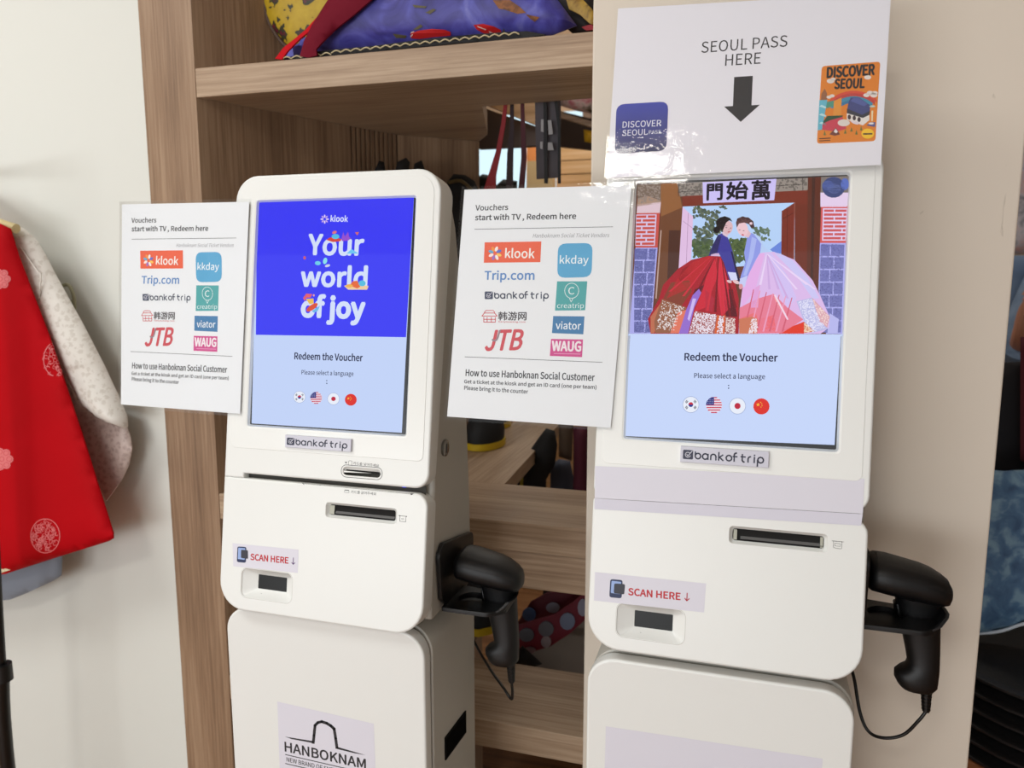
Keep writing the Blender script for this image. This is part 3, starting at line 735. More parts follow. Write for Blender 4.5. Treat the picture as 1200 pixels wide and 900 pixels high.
# ---- left screen artwork (traced in the enlarged crop)
ink_s = lit((35, 38, 70)); zA = Z(280, 200, .35556); zB = Z(330, 240, .17778)
lit_q = [(64, 101), (575, 88), (535, 862), (44, 832)]
polys(DL, 'screen_picture', [zA([(60, 101), (577, 88), (537, 864), (42, 833)])], lit((196, 213, 250)), 1, scrL)
polys(DL, 'screen_picture', [zA([(60, 101), (577, 88), (551, 549), (56, 541)])], lit((58, 58, 246)), 2, scrL)
WTX = lit((214, 226, 252))
text(DL, 'klook', zB([(325, 90)])[0], zB([(438, 92)])[0], 7.5, lit((226, 232, 255)), 3, scrL, w=.025)
pet = []
for i in range(8):
    a = 45 * i; cx, cy = zB([(285 + 18 * math.cos(R(a)), 95 + 20 * math.sin(R(a)))])[0]; pet.append(ell(cx, cy, 1.9, .9, 8, rot=a))
polys(DL, 'screen_picture', pet[::2], lit((235, 215, 240)), 3, scrL); polys(DL, 'screen_picture', pet[1::2], lit((200, 170, 230)), 3, scrL)
text(DL, 'Your', zB([(180, 263)])[0], zB([(540, 266)])[0], 23.5, WTX, 3, scrL, w=.045)
text(DL, 'world', zB([(133, 470)])[0], zB([(562, 474)])[0], 24, WTX, 3, scrL, w=.045)
text(DL, 'of joy', zB([(135, 686)])[0], zB([(545, 696)])[0], 33, WTX, 3, scrL, w=.045)
text(DL, 'Redeem the Voucher', zA([(184, 610)])[0], zA([(408, 616)])[0], 8.6, ink_s, 3, scrL, w=.028)
text(DL, 'Please select a language', zA([(207, 666)])[0], zA([(378, 671)])[0], 7.2, ink_s, 3, scrL, w=.008)
polys(DL, 'screen_picture', [ell(*zA([(290, y)])[0], .7, .7, 8) for y in (692, 701)], ink_s, 3, scrL)
def blob(S, pts, c, parent, layer=4): return polys(S, 'screen_picture', [pts], lit(c), layer, parent)
zb = zB
blob(DL, zb([(296, 232), (318, 216), (360, 214), (395, 228), (390, 240), (340, 246)]), (214, 72, 56), scrL)
blob(DL, zb(ell(357, 210, 26, 17, 12)), (84, 190, 230), scrL, 5)
blob(DL, zb(ell(350, 182, 16, 10, 10, rot=-20)), (226, 120, 120), scrL, 5)
blob(DL, zb([(395, 228), (408, 180), (418, 210), (440, 178), (446, 212), (460, 222), (440, 236), (400, 240)]), (150, 80, 210), scrL)
blob(DL, zb([(485, 182), (512, 180), (500, 202)]), (215, 110, 90), scrL)
blob(DL, zb([(430, 322), (462, 292), (510, 322)]), (110, 200, 245), scrL)
blob(DL, zb(ell(240, 385, 20, 14, 10)), (110, 205, 235), scrL); blob(DL, zb(ell(288, 370, 14, 22, 10, rot=15)), (140, 225, 235), scrL); blob(DL, zb(ell(304, 402, 18, 9, 10, rot=-15)), (205, 210, 235), scrL)
blob(DL, zb(ell(153, 350, 9, 12, 8)), (205, 90, 110), scrL)
blob(DL, zb([(412, 535), (450, 522), (575, 535), (565, 560), (440, 560)]), (240, 205, 160), scrL)
blob(DL, zb([(450, 532), (470, 505), (500, 500), (520, 540), (500, 552)]), (232, 105, 55), scrL, 5)
blob(DL, zb(ell(532, 518, 24, 20, 12)), (84, 190, 225), scrL, 5); blob(DL, zb(ell(448, 535, 24, 11, 10)), (240, 180, 80), scrL, 6)
blob(DL, zb([(142, 615), (165, 585), (205, 590), (190, 612), (165, 612), (155, 635)]), (226, 95, 110), scrL)
blob(DL, zb([(162, 620), (212, 618), (214, 650), (185, 655)]), (235, 190, 85), scrL, 5)
blob(DL, zb(ell(203, 676, 44, 17, 14, rot=-35)), (222, 80, 50), scrL, 6)
blob(DL, zb([(200, 700), (255, 665), (240, 700), (215, 712)]), (110, 185, 235), scrL, 5)
blob(DL, zb(ell(214, 597, 6, 8, 8)), (240, 170, 150), scrL, 5)
flags(DL, scrL, zA([(200, 746), (255, 749), (312, 752), (369, 755)]), 19.5 * .35556, 1)

# ---- right screen artwork
zP = Z(720, 190, .26667); zQ = Z(720, 380, .26667)
def pic(pts, c, layer=2, z=zP, k=1.0): return polys(DR, 'screen_picture', [z(pts)], lit(c, k), layer, scrR)
polys(DR, 'screen_picture', [[(747.5, 216), (996, 207), (978, 521.5), (732.5, 511)]], lit((200, 216, 252)), 1, scrR)
pic([(100, 98), (1033, 64), (1003, 756), (66, 756), (95, 200)], (104, 58, 42))
def rows(q, nr, cells, gap, c, layer, jit=0):
    """staggered bricks inside traced quad q (TL TR BR BL)"""
    TL, TR, BR, BL = [Vector(p) for p in q]; out = []
    def B_(s, t): return tuple((TL * (1 - s) + TR * s) * (1 - t) + (BL * (1 - s) + BR * s) * t)
    for r_ in range(nr):
        edges = cells[r_ % len(cells)]
        for a, b in zip(edges, edges[1:]):
            s0, s1 = a + gap[0], b - gap[0]; t0, t1 = (r_ + gap[1]) / nr, (r_ + 1 - gap[1]) / nr
            out.append(zP([B_(s0, t0), B_(s1, t0), B_(s1, t1), B_(s0, t1)]))
    return polys(DR, 'screen_picture', out, lit(c), layer, scrR)
# left wall of the gate
pic([(100, 98), (204, 95), (206, 178), (103, 190)], (122, 104, 92), 3)
pic([(103, 160), (150, 150), (204, 170), (204, 182), (100, 195)], (170, 140, 120), 4)
pic([(101, 186), (205, 176), (200, 226), (98, 226)], (222, 196, 206), 4)
pic([(98, 224), (200, 222), (190, 376), (93, 376)], (200, 84, 76), 4)
pic([(96, 231), (186, 230), (178, 368), (92, 368)], (216, 196, 226), 5)
rows([(96, 232), (184, 231), (177, 367), (92, 368)], 8, [[-.02, .55, 1.0], [-.02, .3, 1.0]], (.04, .2), (202, 82, 72), 6)
pic([(93, 376), (190, 376), (160, 754), (66, 754), (80, 560)], (172, 172, 236), 4)
rows([(90, 378), (186, 378), (160, 752), (88, 752)], 7, [[-.05, .62, 1.0], [-.05, .42, 1.0]], (.035, .06), (104, 106, 168), 5)
# timber
pic([(204, 95), (276, 92), (300, 185), (284, 478), (180, 620), (192, 380), (205, 230)], (112, 70, 46), 5)
pic([(204, 95), (276, 92), (298, 200), (205, 240)], (146, 96, 58), 6)
pic([(240, 300), (290, 300), (282, 478), (232, 540)], (80, 48, 38), 6)
pic([(203, 300), (208, 300), (186, 600), (180, 600)], (190, 160, 150), 7)
pic([(276, 92), (905, 68), (905, 128), (276, 152)], (150, 140, 132), 5)
polys(DR, 'screen_picture', stroke(zP([(278, 132), (390, 126)]), .6) + stroke(zP([(710, 105), (828, 98)]), .6) + stroke(zP([(828, 70), (828, 124)]), .6) + stroke(zP([(282, 95), (282, 150)]), .8), lit((66, 58, 56)), 6, scrR)
pic([(300, 150), (850, 124), (850, 186), (300, 194)], (122, 52, 38), 6)
pic([(850, 68), (908, 66), (893, 560), (845, 500)], (96, 50, 38), 7)
pic([(790, 178), (850, 120), (848, 500), (790, 430)], (112, 50, 36), 6)
pic([(868, 68), (882, 68), (872, 530), (862, 520)], (72, 44, 38), 8)
# sky in the opening, hill, trees
pic([(300, 196), (792, 179), (792, 440), (283, 480)], (184, 212, 250), 7)
pic([(684, 385), (738, 344), (738, 404), (700, 398)], (108, 138, 222), 8)
rnd = random.Random(3)
def leaves(n, x0, x1, y0, y1, cols, rad, layer=8, mask=None):
    for c in cols:
        L = []
        for _ in range(n):
            x, y = rnd.uniform(x0, x1), rnd.uniform(y0, y1)
            if mask and not mask(x, y): continue
            r_ = rnd.uniform(rad * .4, rad); L.append(zP(ell(x, y, r_ * 1.5, r_, 6, rot=rnd.uniform(0, 180))))
        polys(DR, 'screen_picture', L, lit(c), layer, scrR)
tm = lambda x, y: (noise.noise(Vector((x * .02, y * .028, 0))) > -.12) and (x < 430 or y < 320)
leaves(260, 348, 495, 197, 420, [(84, 96, 92), (112, 122, 96), (70, 84, 66)], 7, mask=tm)
leaves(90, 345, 430, 345, 420, [(92, 110, 66), (60, 78, 52)], 8)
leaves(120, 505, 585, 340, 440, [(96, 112, 66), (62, 80, 52)], 8)
leaves(45, 610, 682, 288, 345, [(110, 128, 108), (90, 110, 90)], 6)
pic([(300, 197), (346, 240), (337, 445), (282, 476)], (226, 192, 228), 9)
polys(DR, 'screen_picture', stroke(zP([(325, 225), (316, 458)]), .5) + stroke(zP([(302, 260), (345, 292)]), .5), lit((170, 130, 170)), 10, scrR)
pic([(735, 216), (792, 179), (790, 432), (733, 405)], (122, 50, 38), 9)
polys(DR, 'screen_picture', stroke(zP([(736, 252), (790, 222)]), .5) + stroke(zP([(760, 200), (758, 415)]), .4), lit((70, 30, 26)), 10, scrR)
polys(DR, 'screen_picture', stroke(zP([(792, 180), (787, 430)]), .5), lit((170, 110, 100)), 10, scrR)
# right wall
pic([(908, 66), (1031, 62), (1026, 150), (905, 150)], (128, 118, 112), 8)
pic([(905, 135), (1028, 135), (1022, 198), (905, 198)], (230, 208, 236), 9)
for cx, cy, rx, ry, c in ((962, 112, 50, 46, (66, 76, 122)), (938, 104, 26, 22, (84, 98, 160)), (965, 118, 30, 22, (96, 108, 160)), (1012, 98, 18, 26, (92, 112, 190))):
    pic([(min(x, 1029), y) for x, y in ell(cx, cy, rx, ry, 18)], c, 10)
pic([(908, 193), (1024, 193), (1016, 356), (903, 356)], (214, 92, 92), 9)
pic([(916, 204), (1023, 204), (1016, 346), (912, 346)], (226, 208, 240), 10)
rows([(918, 206), (1023, 206), (1016, 344), (914, 344)], 8, [[0, .47, 1.0], [0, .82, 1.0]], (.03, .2), (208, 92, 96), 11)
pic([(903, 356), (1016, 356), (1003, 755), (930, 755), (896, 560)], (176, 176, 240), 9)
rows([(903, 360), (1013, 360), (997, 752), (897, 752)], 7, [[0, .42, 1.0], [0, .58, 1.0]], (.025, .055), (116, 118, 182), 10)
def speck(n, pl, c, layer, r0):
    L = []; P = pl
    for _ in range(n):
        s_, t_ = rnd.random(), rnd.random()
        x = (P[0][0] * (1 - s_) + P[1][0] * s_) * (1 - t_) + (P[3][0] * (1 - s_) + P[2][0] * s_) * t_; y = (P[0][1] * (1 - s_) + P[1][1] * s_) * (1 - t_) + (P[3][1] * (1 - s_) + P[2][1] * s_) * t_
        L.append(zP(ell(x, y, r0 * rnd.uniform(.6, 1.4), r0 * rnd.uniform(.6, 1.2), 5)))
    polys(DR, 'screen_picture', L, lit(c), layer, scrR)
for c in ((132, 134, 196), (88, 88, 146)):
    speck(420, [(92, 380), (186, 380), (158, 750), (90, 750)], c, 5.5, 2.2); speck(420, [(905, 362), (1010, 362), (995, 750), (900, 750)], c, 10.5, 2.2)
speck(120, [(102, 100), (200, 98), (200, 175), (102, 180)], (150, 134, 124), 4.5, 4); speck(60, [(280, 98), (385, 95), (385, 145), (285, 148)], (112, 104, 98), 5.5, 5); speck(60, [(715, 78), (845, 72), (845, 122), (715, 128)], (112, 104, 98), 5.5, 5)
# signboard of the gate
pic([(388, 90), (712, 75), (702, 169), (390, 182)], (205, 194, 246), 12)
DKI = lit((28, 22, 34))
text(DR, '門', zP([(408, 134)])[0], zP([(474, 131)])[0], 18.5, DKI, 13, scrR, w=.035)
text(DR, '始', zP([(494, 128)])[0], zP([(586, 124)])[0], 20, DKI, 13, scrR, w=.035)
text(DR, '萬', zP([(604, 125)])[0], zP([(684, 122)])[0], 22, DKI, 13, scrR, w=.03)
# red skirt
skR = [(415, 413), (470, 415), (500, 480), (530, 530), (546, 600), (546, 755), (160, 755), (148, 690), (196, 602), (215, 540), (280, 470), (340, 430)]
pic(skR, (168, 30, 42), 14)
for p, c in (([(440, 416), (455, 500), (400, 640), (350, 660), (390, 560), (410, 480)], (206, 40, 58)), ([(465, 418), (495, 500), (510, 640), (470, 680), (455, 560), (452, 480)], (214, 44, 66)),
             ([(415, 414), (430, 416), (390, 470), (320, 560), (230, 600), (280, 510), (345, 440)], (186, 36, 42)), ([(250, 530), (330, 520), (340, 570), (290, 640), (215, 600)], (132, 62, 44)),
             ([(355, 560), (395, 540), (350, 640), (330, 690), (320, 640)], (96, 22, 34)), ([(480, 560), (520, 560), (540, 680), (490, 680)], (96, 20, 30)), ([(300, 470), (360, 440), (330, 500), (270, 540)], (150, 24, 30)),
             ([(400, 560), (440, 600), (430, 660), (400, 650)], (176, 40, 60)), ([(160, 680), (215, 605), (200, 690), (175, 752), (160, 752)], (190, 110, 80))):
    pic(p, c, 15)
pic([(210, 602), (318, 640), (285, 715), (262, 752), (180, 752), (176, 700)], (150, 96, 70), 16)
pic([(355, 655), (530, 686), (532, 755), (326, 755)], (170, 100, 100), 16)
pic([(280, 660), (318, 650), (290, 752), (246, 752)], (226, 120, 96), 17)
pic([(372, 558), (382, 575), (352, 640), (325, 754), (284, 754), (316, 650), (345, 585)], (150, 110, 206), 18)
pic([(345, 600), (360, 602), (330, 700), (322, 690)], (206, 186, 244), 19)
for a, b in ((452, 462), (480, 488)):
    pic([(a, 672), (b, 674), (b - 4, 754), (a - 12, 754)], (214, 96, 48), 18)
def lace(n, pl, c, layer, r0=2.6):
    L = []; P = [Vector(p) for p in pl]; xs = [p.x for p in P]; ys = [p.y for p in P]
    def ins(x, y): return sum(((P[i - 1].y > y) != (P[i].y > y)) and x < (P[i].x - P[i - 1].x) * (y - P[i - 1].y) / (P[i].y - P[i - 1].y) + P[i - 1].x for i in range(len(P))) % 2 == 1
    while len(L) < n:
        x, y = rnd.uniform(min(xs), max(xs)), rnd.uniform(min(ys), max(ys))
        if ins(x, y): L.append(zP(ell(x, y, rnd.uniform(.5, 1) * r0 * 1.5, rnd.uniform(.5, 1) * r0, 6, rot=rnd.uniform(0, 180))))
    polys(DR, 'screen_picture', L, lit(c), layer, scrR)
lace(240, [(214, 606), (306, 640), (262, 740), (184, 735)], (236, 226, 226), 19)
lace(420, [(355, 658), (448, 672), (436, 752), (330, 752)], (242, 234, 246), 19)
lace(120, [(462, 676), (482, 680), (476, 752), (450, 752)], (242, 234, 246), 19)
lace(130, [(492, 684), (530, 690), (532, 752), (488, 752)], (236, 220, 216), 19)
for i, (x0, y0, x1, y1) in enumerate(((430, 420, 300, 590), (440, 420, 372, 552), (448, 420, 405, 655), (456, 422, 440, 660), (464, 424, 474, 670), (470, 425, 505, 680), (420, 418, 240, 570), (474, 430, 530, 640))):
    pic([(x0, y0), (x0 + 3, y0), (x1 + 9, y1), (x1 - 2, y1)], ((206, 44, 60), (120, 18, 28))[i % 2], 15.5)
# pink skirt
skP = [(632, 400), (700, 395), (790, 430), (870, 520), (905, 590), (945, 680), (942, 728), (905, 755), (546, 755), (550, 650), (562, 560), (600, 470)]
pic(skP, (222, 188, 236), 14)
pic([(945, 665), (985, 690), (980, 752), (935, 752)], (186, 186, 240), 13)
for p, c in (([(600, 470), (640, 402), (660, 402), (620, 560), (560, 640), (562, 560)], (230, 176, 232)), ([(700, 397), (780, 430), (850, 510), (900, 600), (870, 600), (800, 500)], (206, 200, 246)),
             ([(660, 402), (690, 400), (760, 500), (800, 600), (760, 640), (700, 500)], (212, 194, 244)), ([(550, 640), (630, 600), (700, 580), (760, 640), (830, 692), (800, 712), (735, 752), (548, 754)], (232, 126, 150)),
             ([(548, 690), (620, 660), (640, 720), (640, 752), (548, 752)], (236, 110, 108)), ([(632, 692), (700, 672), (712, 752), (632, 752)], (240, 92, 92)), ([(700, 590), (742, 640), (762, 690), (720, 640)], (250, 170, 170)),
             ([(740, 738), (832, 702), (832, 754), (722, 754)], (226, 58, 36)), ([(604, 560), (640, 540), (630, 640), (600, 640)], (226, 166, 220))):
    pic(p, c, 15)
for i in range(7):
    x = 560 + i * 28; pic([(x + 50, 560 + i * 6), (x + 54, 560 + i * 6), (x + 14, 745), (x + 6, 745)], (238, 158, 190) if i % 2 else (212, 96, 118), 16)
pic([(548, 690), (604, 680), (628, 690), (628, 754), (548, 754)], (206, 120, 90), 17)
pic([(700, 585), (708, 583), (765, 692), (758, 694)], (246, 216, 236), 17)
pic([(800, 612), (868, 596), (946, 680), (934, 735), (865, 752), (832, 700)], (190, 190, 232), 16)
pic([(868, 596), (946, 680), (934, 728), (900, 700)], (222, 168, 180), 17)
pic([(832, 702), (880, 745), (832, 752)], (206, 110, 70), 17)
lace(330, [(806, 616), (866, 602), (905, 700), (930, 725), (870, 748), (838, 702)], (232, 230, 252), 18)
lace(90, [(872, 604), (944, 680), (930, 720), (905, 690)], (244, 220, 214), 18)
lace(140, [(604, 690), (628, 690), (628, 752), (590, 752)], (242, 230, 240), 18)
lace(60, [(834, 704), (872, 745), (834, 750)], (240, 214, 190), 18)
for i, (x1, y1) in enumerate(((800, 560), (760, 600), (880, 560), (720, 560), (845, 540), (680, 560), (640, 540))):
    pic([(668, 404), (672, 404), (x1 + 6, y1), (x1 - 4, y1)], ((236, 214, 248), (208, 172, 226))[i % 2], 15.5)
# two women
pic([(455, 322), (480, 312), (500, 336), (520, 396), (546, 500), (546, 520), (506, 522), (480, 440), (462, 408), (414, 414), (430, 370)], (66, 62, 152), 20)
pic([(430, 370), (455, 322), (470, 330), (452, 400), (416, 412)], (52, 48, 100), 21)
pic([(498, 484), (540, 488), (548, 518), (512, 522)], (214, 218, 250), 21)
pic([(424, 404), (460, 402), (462, 414), (424, 414)], (210, 180, 214), 21)
pic([(512, 396), (518, 394), (552, 520), (546, 536)], (34, 26, 60), 22)
pic([(600, 312), (640, 336), (652, 380), (622, 430), (592, 490), (572, 545), (548, 545), (556, 500), (576, 440), (570, 400), (584, 330)], (146, 156, 232), 20)
pic([(604, 330), (625, 340), (610, 420), (580, 500), (566, 500), (590, 420)], (172, 184, 242), 21)
pic([(548, 515), (585, 500), (574, 548), (550, 560)], (200, 206, 246), 21)
pic([(608, 312), (640, 330), (656, 372), (680, 392), (640, 402), (645, 360)], (186, 208, 246), 21)
pic(ell(505, 526, 12, 6, 10, rot=20) , (226, 190, 196), 22); pic(ell(535, 528, 16, 8, 10, rot=25), (232, 196, 200), 23); pic(ell(556, 548, 9, 12, 10), (224, 150, 160), 23)
pic([(472, 312), (490, 300), (502, 318), (494, 332), (478, 322)], (222, 196, 214), 21)
pic(ell(498, 290, 22, 30, 16, rot=12), (222, 184, 190), 22)
pic([(448, 262), (462, 246), (486, 240), (508, 248), (519, 264), (505, 258), (492, 268), (484, 285), (476, 305), (460, 296), (450, 280)], (34, 26, 30), 23)
pic(ell(450, 300, 15, 15, 12), (30, 24, 28), 23)
polys(DR, 'screen_picture', [zP(ell(492, 290, 4, 1.6, 8)), zP(ell(511, 292, 3.4, 1.6, 8))] + stroke(zP([(486, 283), (497, 282)]), .35), lit((50, 36, 44)), 24, scrR)
pic(ell(503, 309, 6, 2.4, 10, rot=-10), (190, 60, 80), 24); pic([(502, 292), (507, 301), (501, 302)], (206, 160, 168), 24)
pic([(562, 312), (588, 300), (600, 316), (590, 334), (574, 330)], (226, 190, 200), 21)
pic(ell(562, 293, 24, 36, 16, rot=-18), (238, 200, 208), 22)
pic([(534, 268), (540, 250), (560, 242), (590, 246), (610, 262), (614, 282), (602, 294), (592, 276), (570, 268), (548, 272), (538, 290)], (96, 66, 66), 23)
for cx, cy in ((548, 256), (566, 248), (586, 252), (602, 266), (606, 284)): pic(ell(cx, cy, 10, 7, 10, rot=20), (78, 52, 54), 24)
pic(ell(600, 272, 7, 6, 8), (236, 206, 216), 25)
polys(DR, 'screen_picture', [zP(ell(550, 300, 4, 1.5, 8)), zP(ell(568, 304, 4, 1.5, 8))], lit((90, 60, 66)), 24, scrR)
pic(ell(564, 322, 6, 3, 10, rot=12), (206, 70, 90), 24)
# lower half of the right screen
polys(DR, 'screen_picture', [zP([(64, 755), (1004, 757), (1000, 765), (62, 763)])], lit((200, 216, 252)), 26, scrR)
text(DR, 'Redeem the Voucher', zQ([(309, 142)])[0], zQ([(717, 146)])[0], 9.4, ink_s, 3, scrR, w=.03)
text(DR, 'Please select a language', zQ([(351, 228)])[0], zQ([(662, 233)])[0], 8, ink_s, 3, scrR, w=.01)
polys(DR, 'screen_picture', [ell(*zQ([(502, y)])[0], .8, .8, 8) for y in (269, 281)], ink_s, 3, scrR)
flags(DR, scrR, zQ([(336, 353), (438, 355), (541, 359), (646, 361)]), 35.5 * .26667, 1)
# ---- strips and sheets stuck on the kiosk fronts
st = polys(SR, 'paper_strip', [[(697.5, 546), (1013, 561), (1011, 602), (697, 583.5)]], PAPERW, 1, KI_R, h0=.0002); st['label'] = 'wide blank white paper strip over the card slot'
polys(SR, 'paper_strip', [[(697, 583.9), (1011, 602.4), (1009, 616), (696.5, 596.5)]], flat((216, 215, 228), rough=.6), 1, KI_R, h0=.0002)
polys(BR_, 'paper_sheet', [[(710, 851), (964, 889), (957, 1040), (706, 990)]], PAPERW, 1, KI_R)
bs = polys(BL_, 'paper_sheet', [[(325, 822), (438, 848), (444, 1000), (330, 960)]], PAPERW, 1, KI_L)
zH = Z(310, 815, .11667)
text(BL_, 'HANBOKNAM', zH([(205, 512)])[0], zH([(1016, 688)])[0], 11.4, INK, 2, bs, w=.028)
arch = [(490, 475), (498, 400), (508, 300), (535, 272), (575, 262), (625, 278), (668, 305), (700, 335), (715, 430), (728, 525)]
polys(BL_, 'logo_mark', stroke(zH(arch), 3.3) + [zH([(205, 412), (490, 458), (490, 478), (270, 436)]), zH([(728, 514), (1015, 598), (900, 578), (728, 536)])], INK, 2, bs)
polys(BL_, 'logo_mark', stroke(zH([(210, 592), (1016, 778)]), .9) + stroke(zH([(210, 682), (1016, 870)]), .9), INK, 2, bs)
text(BL_, 'NEW BRAND OF ENTERTAINMENT', zH([(222, 640)])[0], zH([(1016, 826)])[0], 5.2, INK, 2, bs, w=.01)
# blue status light in the gap of the left kiosk
polys(SL, 'status_light', [rrect(*SL.uv(469.5, 571.3), *SL.uv(474.5, 568.6), .0005, 2)], lit((40, 50, 255), 2.5), 0, KI_L, px=False, h0=-.0045)

# ---- holders and scanners
ck = .2554
cabR = [hy(1000 + x * ck, 640 + y * ck, yv) for x, y, yv in ((300, 800, .98), (230, 865, .985), (140, 880, .99), (70, 850, 1.0), (30, 760, 1.01), (2, 600, 1.03), (-6, 500, 1.06))]
cabR[-1].x = .150; cabR[-2].x = max(cabR[-2].x, .147)
holder_and_scanner(KI_R, .143, 0, 0, 'black handheld barcode scanner hanging against the bare pillar', cabR, 0)
cabL = [hy(x, y, yv) for x, y, yv in ((600.5, 812, .985), (599, 819, .99), (590, 806, 1.0), (575, 785, 1.03), (560, 760, 1.075), (548, 735, 1.09), (540, 715, 1.085))]
holder_and_scanner(KI_L, -.386, -.049, -.002, 'black handheld barcode scanner hanging in front of the oak shelves', cabL, 0)

# ------------------------------------------------------------------ laminated signs
def sheet(S0, quad, name, label, margin, h0=.004, wavy=0, group=None, paper=PAPER):
    """pouch lying on / beside a kiosk front; quad = traced corners of the pouch"""
    c = [S0.uv(*p) for p in quad]; cx = sum(p[0] for p in c) / 4; cy = sum(p[1] for p in c) / 4
    class SS:
        def uv(s, px, py): return S0.uv(px, py)
        def pt(s, u, v, h=0): return S0.pt(u, v, h0 + h + wavy * math.sin(u * 23 + v * 9) * math.cos(v * 14 - u * 6))
    s = SS(); t = thing(name, label, 'sign', S0.pt(cx, min(p[1] for p in c), h0), group)
    def grid(q, mat, nm, layer, n=14, back=0, rr=0):
        mb = MB()
        P = lambda a, b: ((q[0][0] * (1 - a) + q[1][0] * a) * (1 - b) + (q[3][0] * (1 - a) + q[2][0] * a) * b, (q[0][1] * (1 - a) + q[1][1] * a) * (1 - b) + (q[3][1] * (1 - a) + q[2][1] * a) * b)
        vs = []; fs = []
        for j in range(n + 1):
            for i in range(n + 1):
                a, b = i / n, j / n
                u, v = P(a, b); vs.append(s.pt(u, v, layer * LAY))
        for j in range(n):
            for i in range(n): k = j * (n + 1) + i; fs.append((k, k + 1, k + n + 2, k + n + 1))
        mb.add(vs, fs); return mb.build(nm, mat, t, smooth=60, recalc=False)
    m = margin; q = c
    inn = [(q[0][0] + m, q[0][1] - m), (q[1][0] - m, q[1][1] - m), (q[2][0] - m, q[2][1] + m), (q[3][0] + m, q[3][1] + m)]
    grid(inn, paper, 'paper', 0)
    grid(q, FILM, 'laminate', 6)
    grid(q, flat((196, 200, 204), rough=.5) if False else FILM, 'laminate', -2)
    return t, s

def voucher_art(t, s, z, k, sharp=1):
    G = lambda c: flat(c, rough=.5)
    T = lambda str_, a, b, h, c, w=0, it=0, ly=1: text(s, str_, z([a])[0], z([b])[0], h * k, G(c), ly, t, w=w, italic=it)
    dk = (48, 50, 56)
    T('Vouchers', (136, 124), (243, 122), 19, dk, .022)
    T('start with TV , Redeem here', (135, 158), (466, 153), 24, dk, .022)
    polys(s, 'rule', stroke(z([(133, 195), (587, 187)]), 1.6 * k) + stroke(z([(101, 614), (552, 632)]), 1.6 * k), G((60, 62, 66)), 1, t)
    T('Hanboknam Social Ticket Vendors', (324, 216), (576, 214), 14, (150, 152, 158), 0, .25)
    polys(s, 'logo_tile', [z([(166, 238), (352, 235), (349, 303), (163, 305)])], G((232, 96, 62)), 1, t)
    T('klook', (234, 273), (330, 274), 32, (245, 240, 235), .022, 0, 2)
    cols = ((250, 200, 90), (245, 240, 235), (160, 110, 190), (250, 230, 225), (90, 170, 210), (240, 150, 60), (245, 240, 235), (90, 110, 200))
    for i in range(8):
        a = 45 * i + 20; polys(s, 'logo_mark', [z(ell(200 + 14 * math.cos(R(a)), 274 + 15 * math.sin(R(a)), 9, 5, 8, rot=a))], G(cols[i]), 2, t)
    polys(s, 'logo_tile', [qrect(z([(407, 242), (521, 240), (517, 352), (404, 355)]), .24)], G((84, 166, 210)), 1, t)
    T('kkday', (413, 298), (507, 298), 35, (235, 245, 250), .008, 0, 2)
    T('Trip.com', (166, 350), (329, 350), 38, (88, 136, 196), .02)
    # bank of trip
    class Fr:
        def uv(s_, x, y):
            return s.uv(*z([(166 + (x - 30) * (204 / 890), 412 + (y - 96) * (34 / 150))])[0])
        def pt(s_, u, v, h=0): return s.pt(u, v, h)
    bankoftrip(Fr(), t, G((56, 66, 92)), 35, 35, 1000, 190)
    polys(s, 'logo_tile', [z([(404, 366), (503, 366), (496, 461), (397, 462)])], G((72, 164, 166)), 1, t)
    wh = G((225, 240, 240))
    polys(s, 'logo_mark', stroke(z(ell(452, 397, 23, 25, 20)), 2 * k, True) + stroke(z([(444, 420), (450, 434), (457, 420)]), 2 * k), wh, 2, t)
    T('C', (441, 397), (461, 397), 24, (225, 240, 240), .006, 0, 2)
    T('creatrip', (404, 448), (492, 448), 22, (225, 240, 240), 0, 0, 2)
    red = (204, 66, 76)
    rm = sum([stroke(z(p), 2.4 * k) for p in ([(157, 480), (165, 470), (198, 470), (207, 480), (157, 480)], [(165, 468), (170, 462), (194, 462), (199, 468)], [(163, 484), (163, 500), (201, 500), (201, 484)], [(174, 484), (174, 500)], [(188, 484), (188, 500)], [(163, 491), (201, 491)])], [])
    polys(s, 'logo_mark', rm, G(red), 1, t)
    T('韩游网', (211, 480), (303, 480), 28, (70, 66, 72), .02)
    T('hanyouwang.com', (212, 499), (300, 500), 7, red, .01)
    T('JTB', (168, 561), (292, 558), 66, (204, 72, 84), .03, .3)
    T('J', (190, 545), (218, 545), 36, (150, 130, 140), .02, .3, 2)
    polys(s, 'logo_tile', [z([(391, 480), (494, 481), (490, 540), (387, 536)])], G((60, 122, 172)), 1, t)
    T('viator', (400, 510), (482, 512), 26, (235, 242, 248), .012, 0, 2)
    polys(s, 'logo_tile', [z([(384, 555), (489, 557), (486, 615), (380, 611)])], G((206, 70, 140)), 1, t)
    T('WAUG', (388, 578), (482, 580), 32, (240, 230, 236), .045, 0, 2)
    polys(s, 'rule', stroke(z([(394, 603), (480, 605)]), 2.6 * k), G((226, 150, 190)), 2, t)
    T('How to use Hanboknan Social Customer', (104, 665), (527, 681), 24, dk, .022)
    T('Get a ticket at the kiosk and get an ID card (one per team)', (99, 696), (533, 715), 17, dk, .018)
    T('Please bring it to the counter', (99, 717), (308, 730), 18, dk, .018)

vR, vsR = sheet(SR, [(542, 219.5), (745, 213.5), (720, 505.5), (521.5, 491.5)], 'voucher_sign', 'laminated voucher sign fixed to the left edge of the right kiosk', .0042, h0=.0035, group='laminated voucher signs')
voucher_art(vR, vsR, Z(510, 200, .35556), .35556)
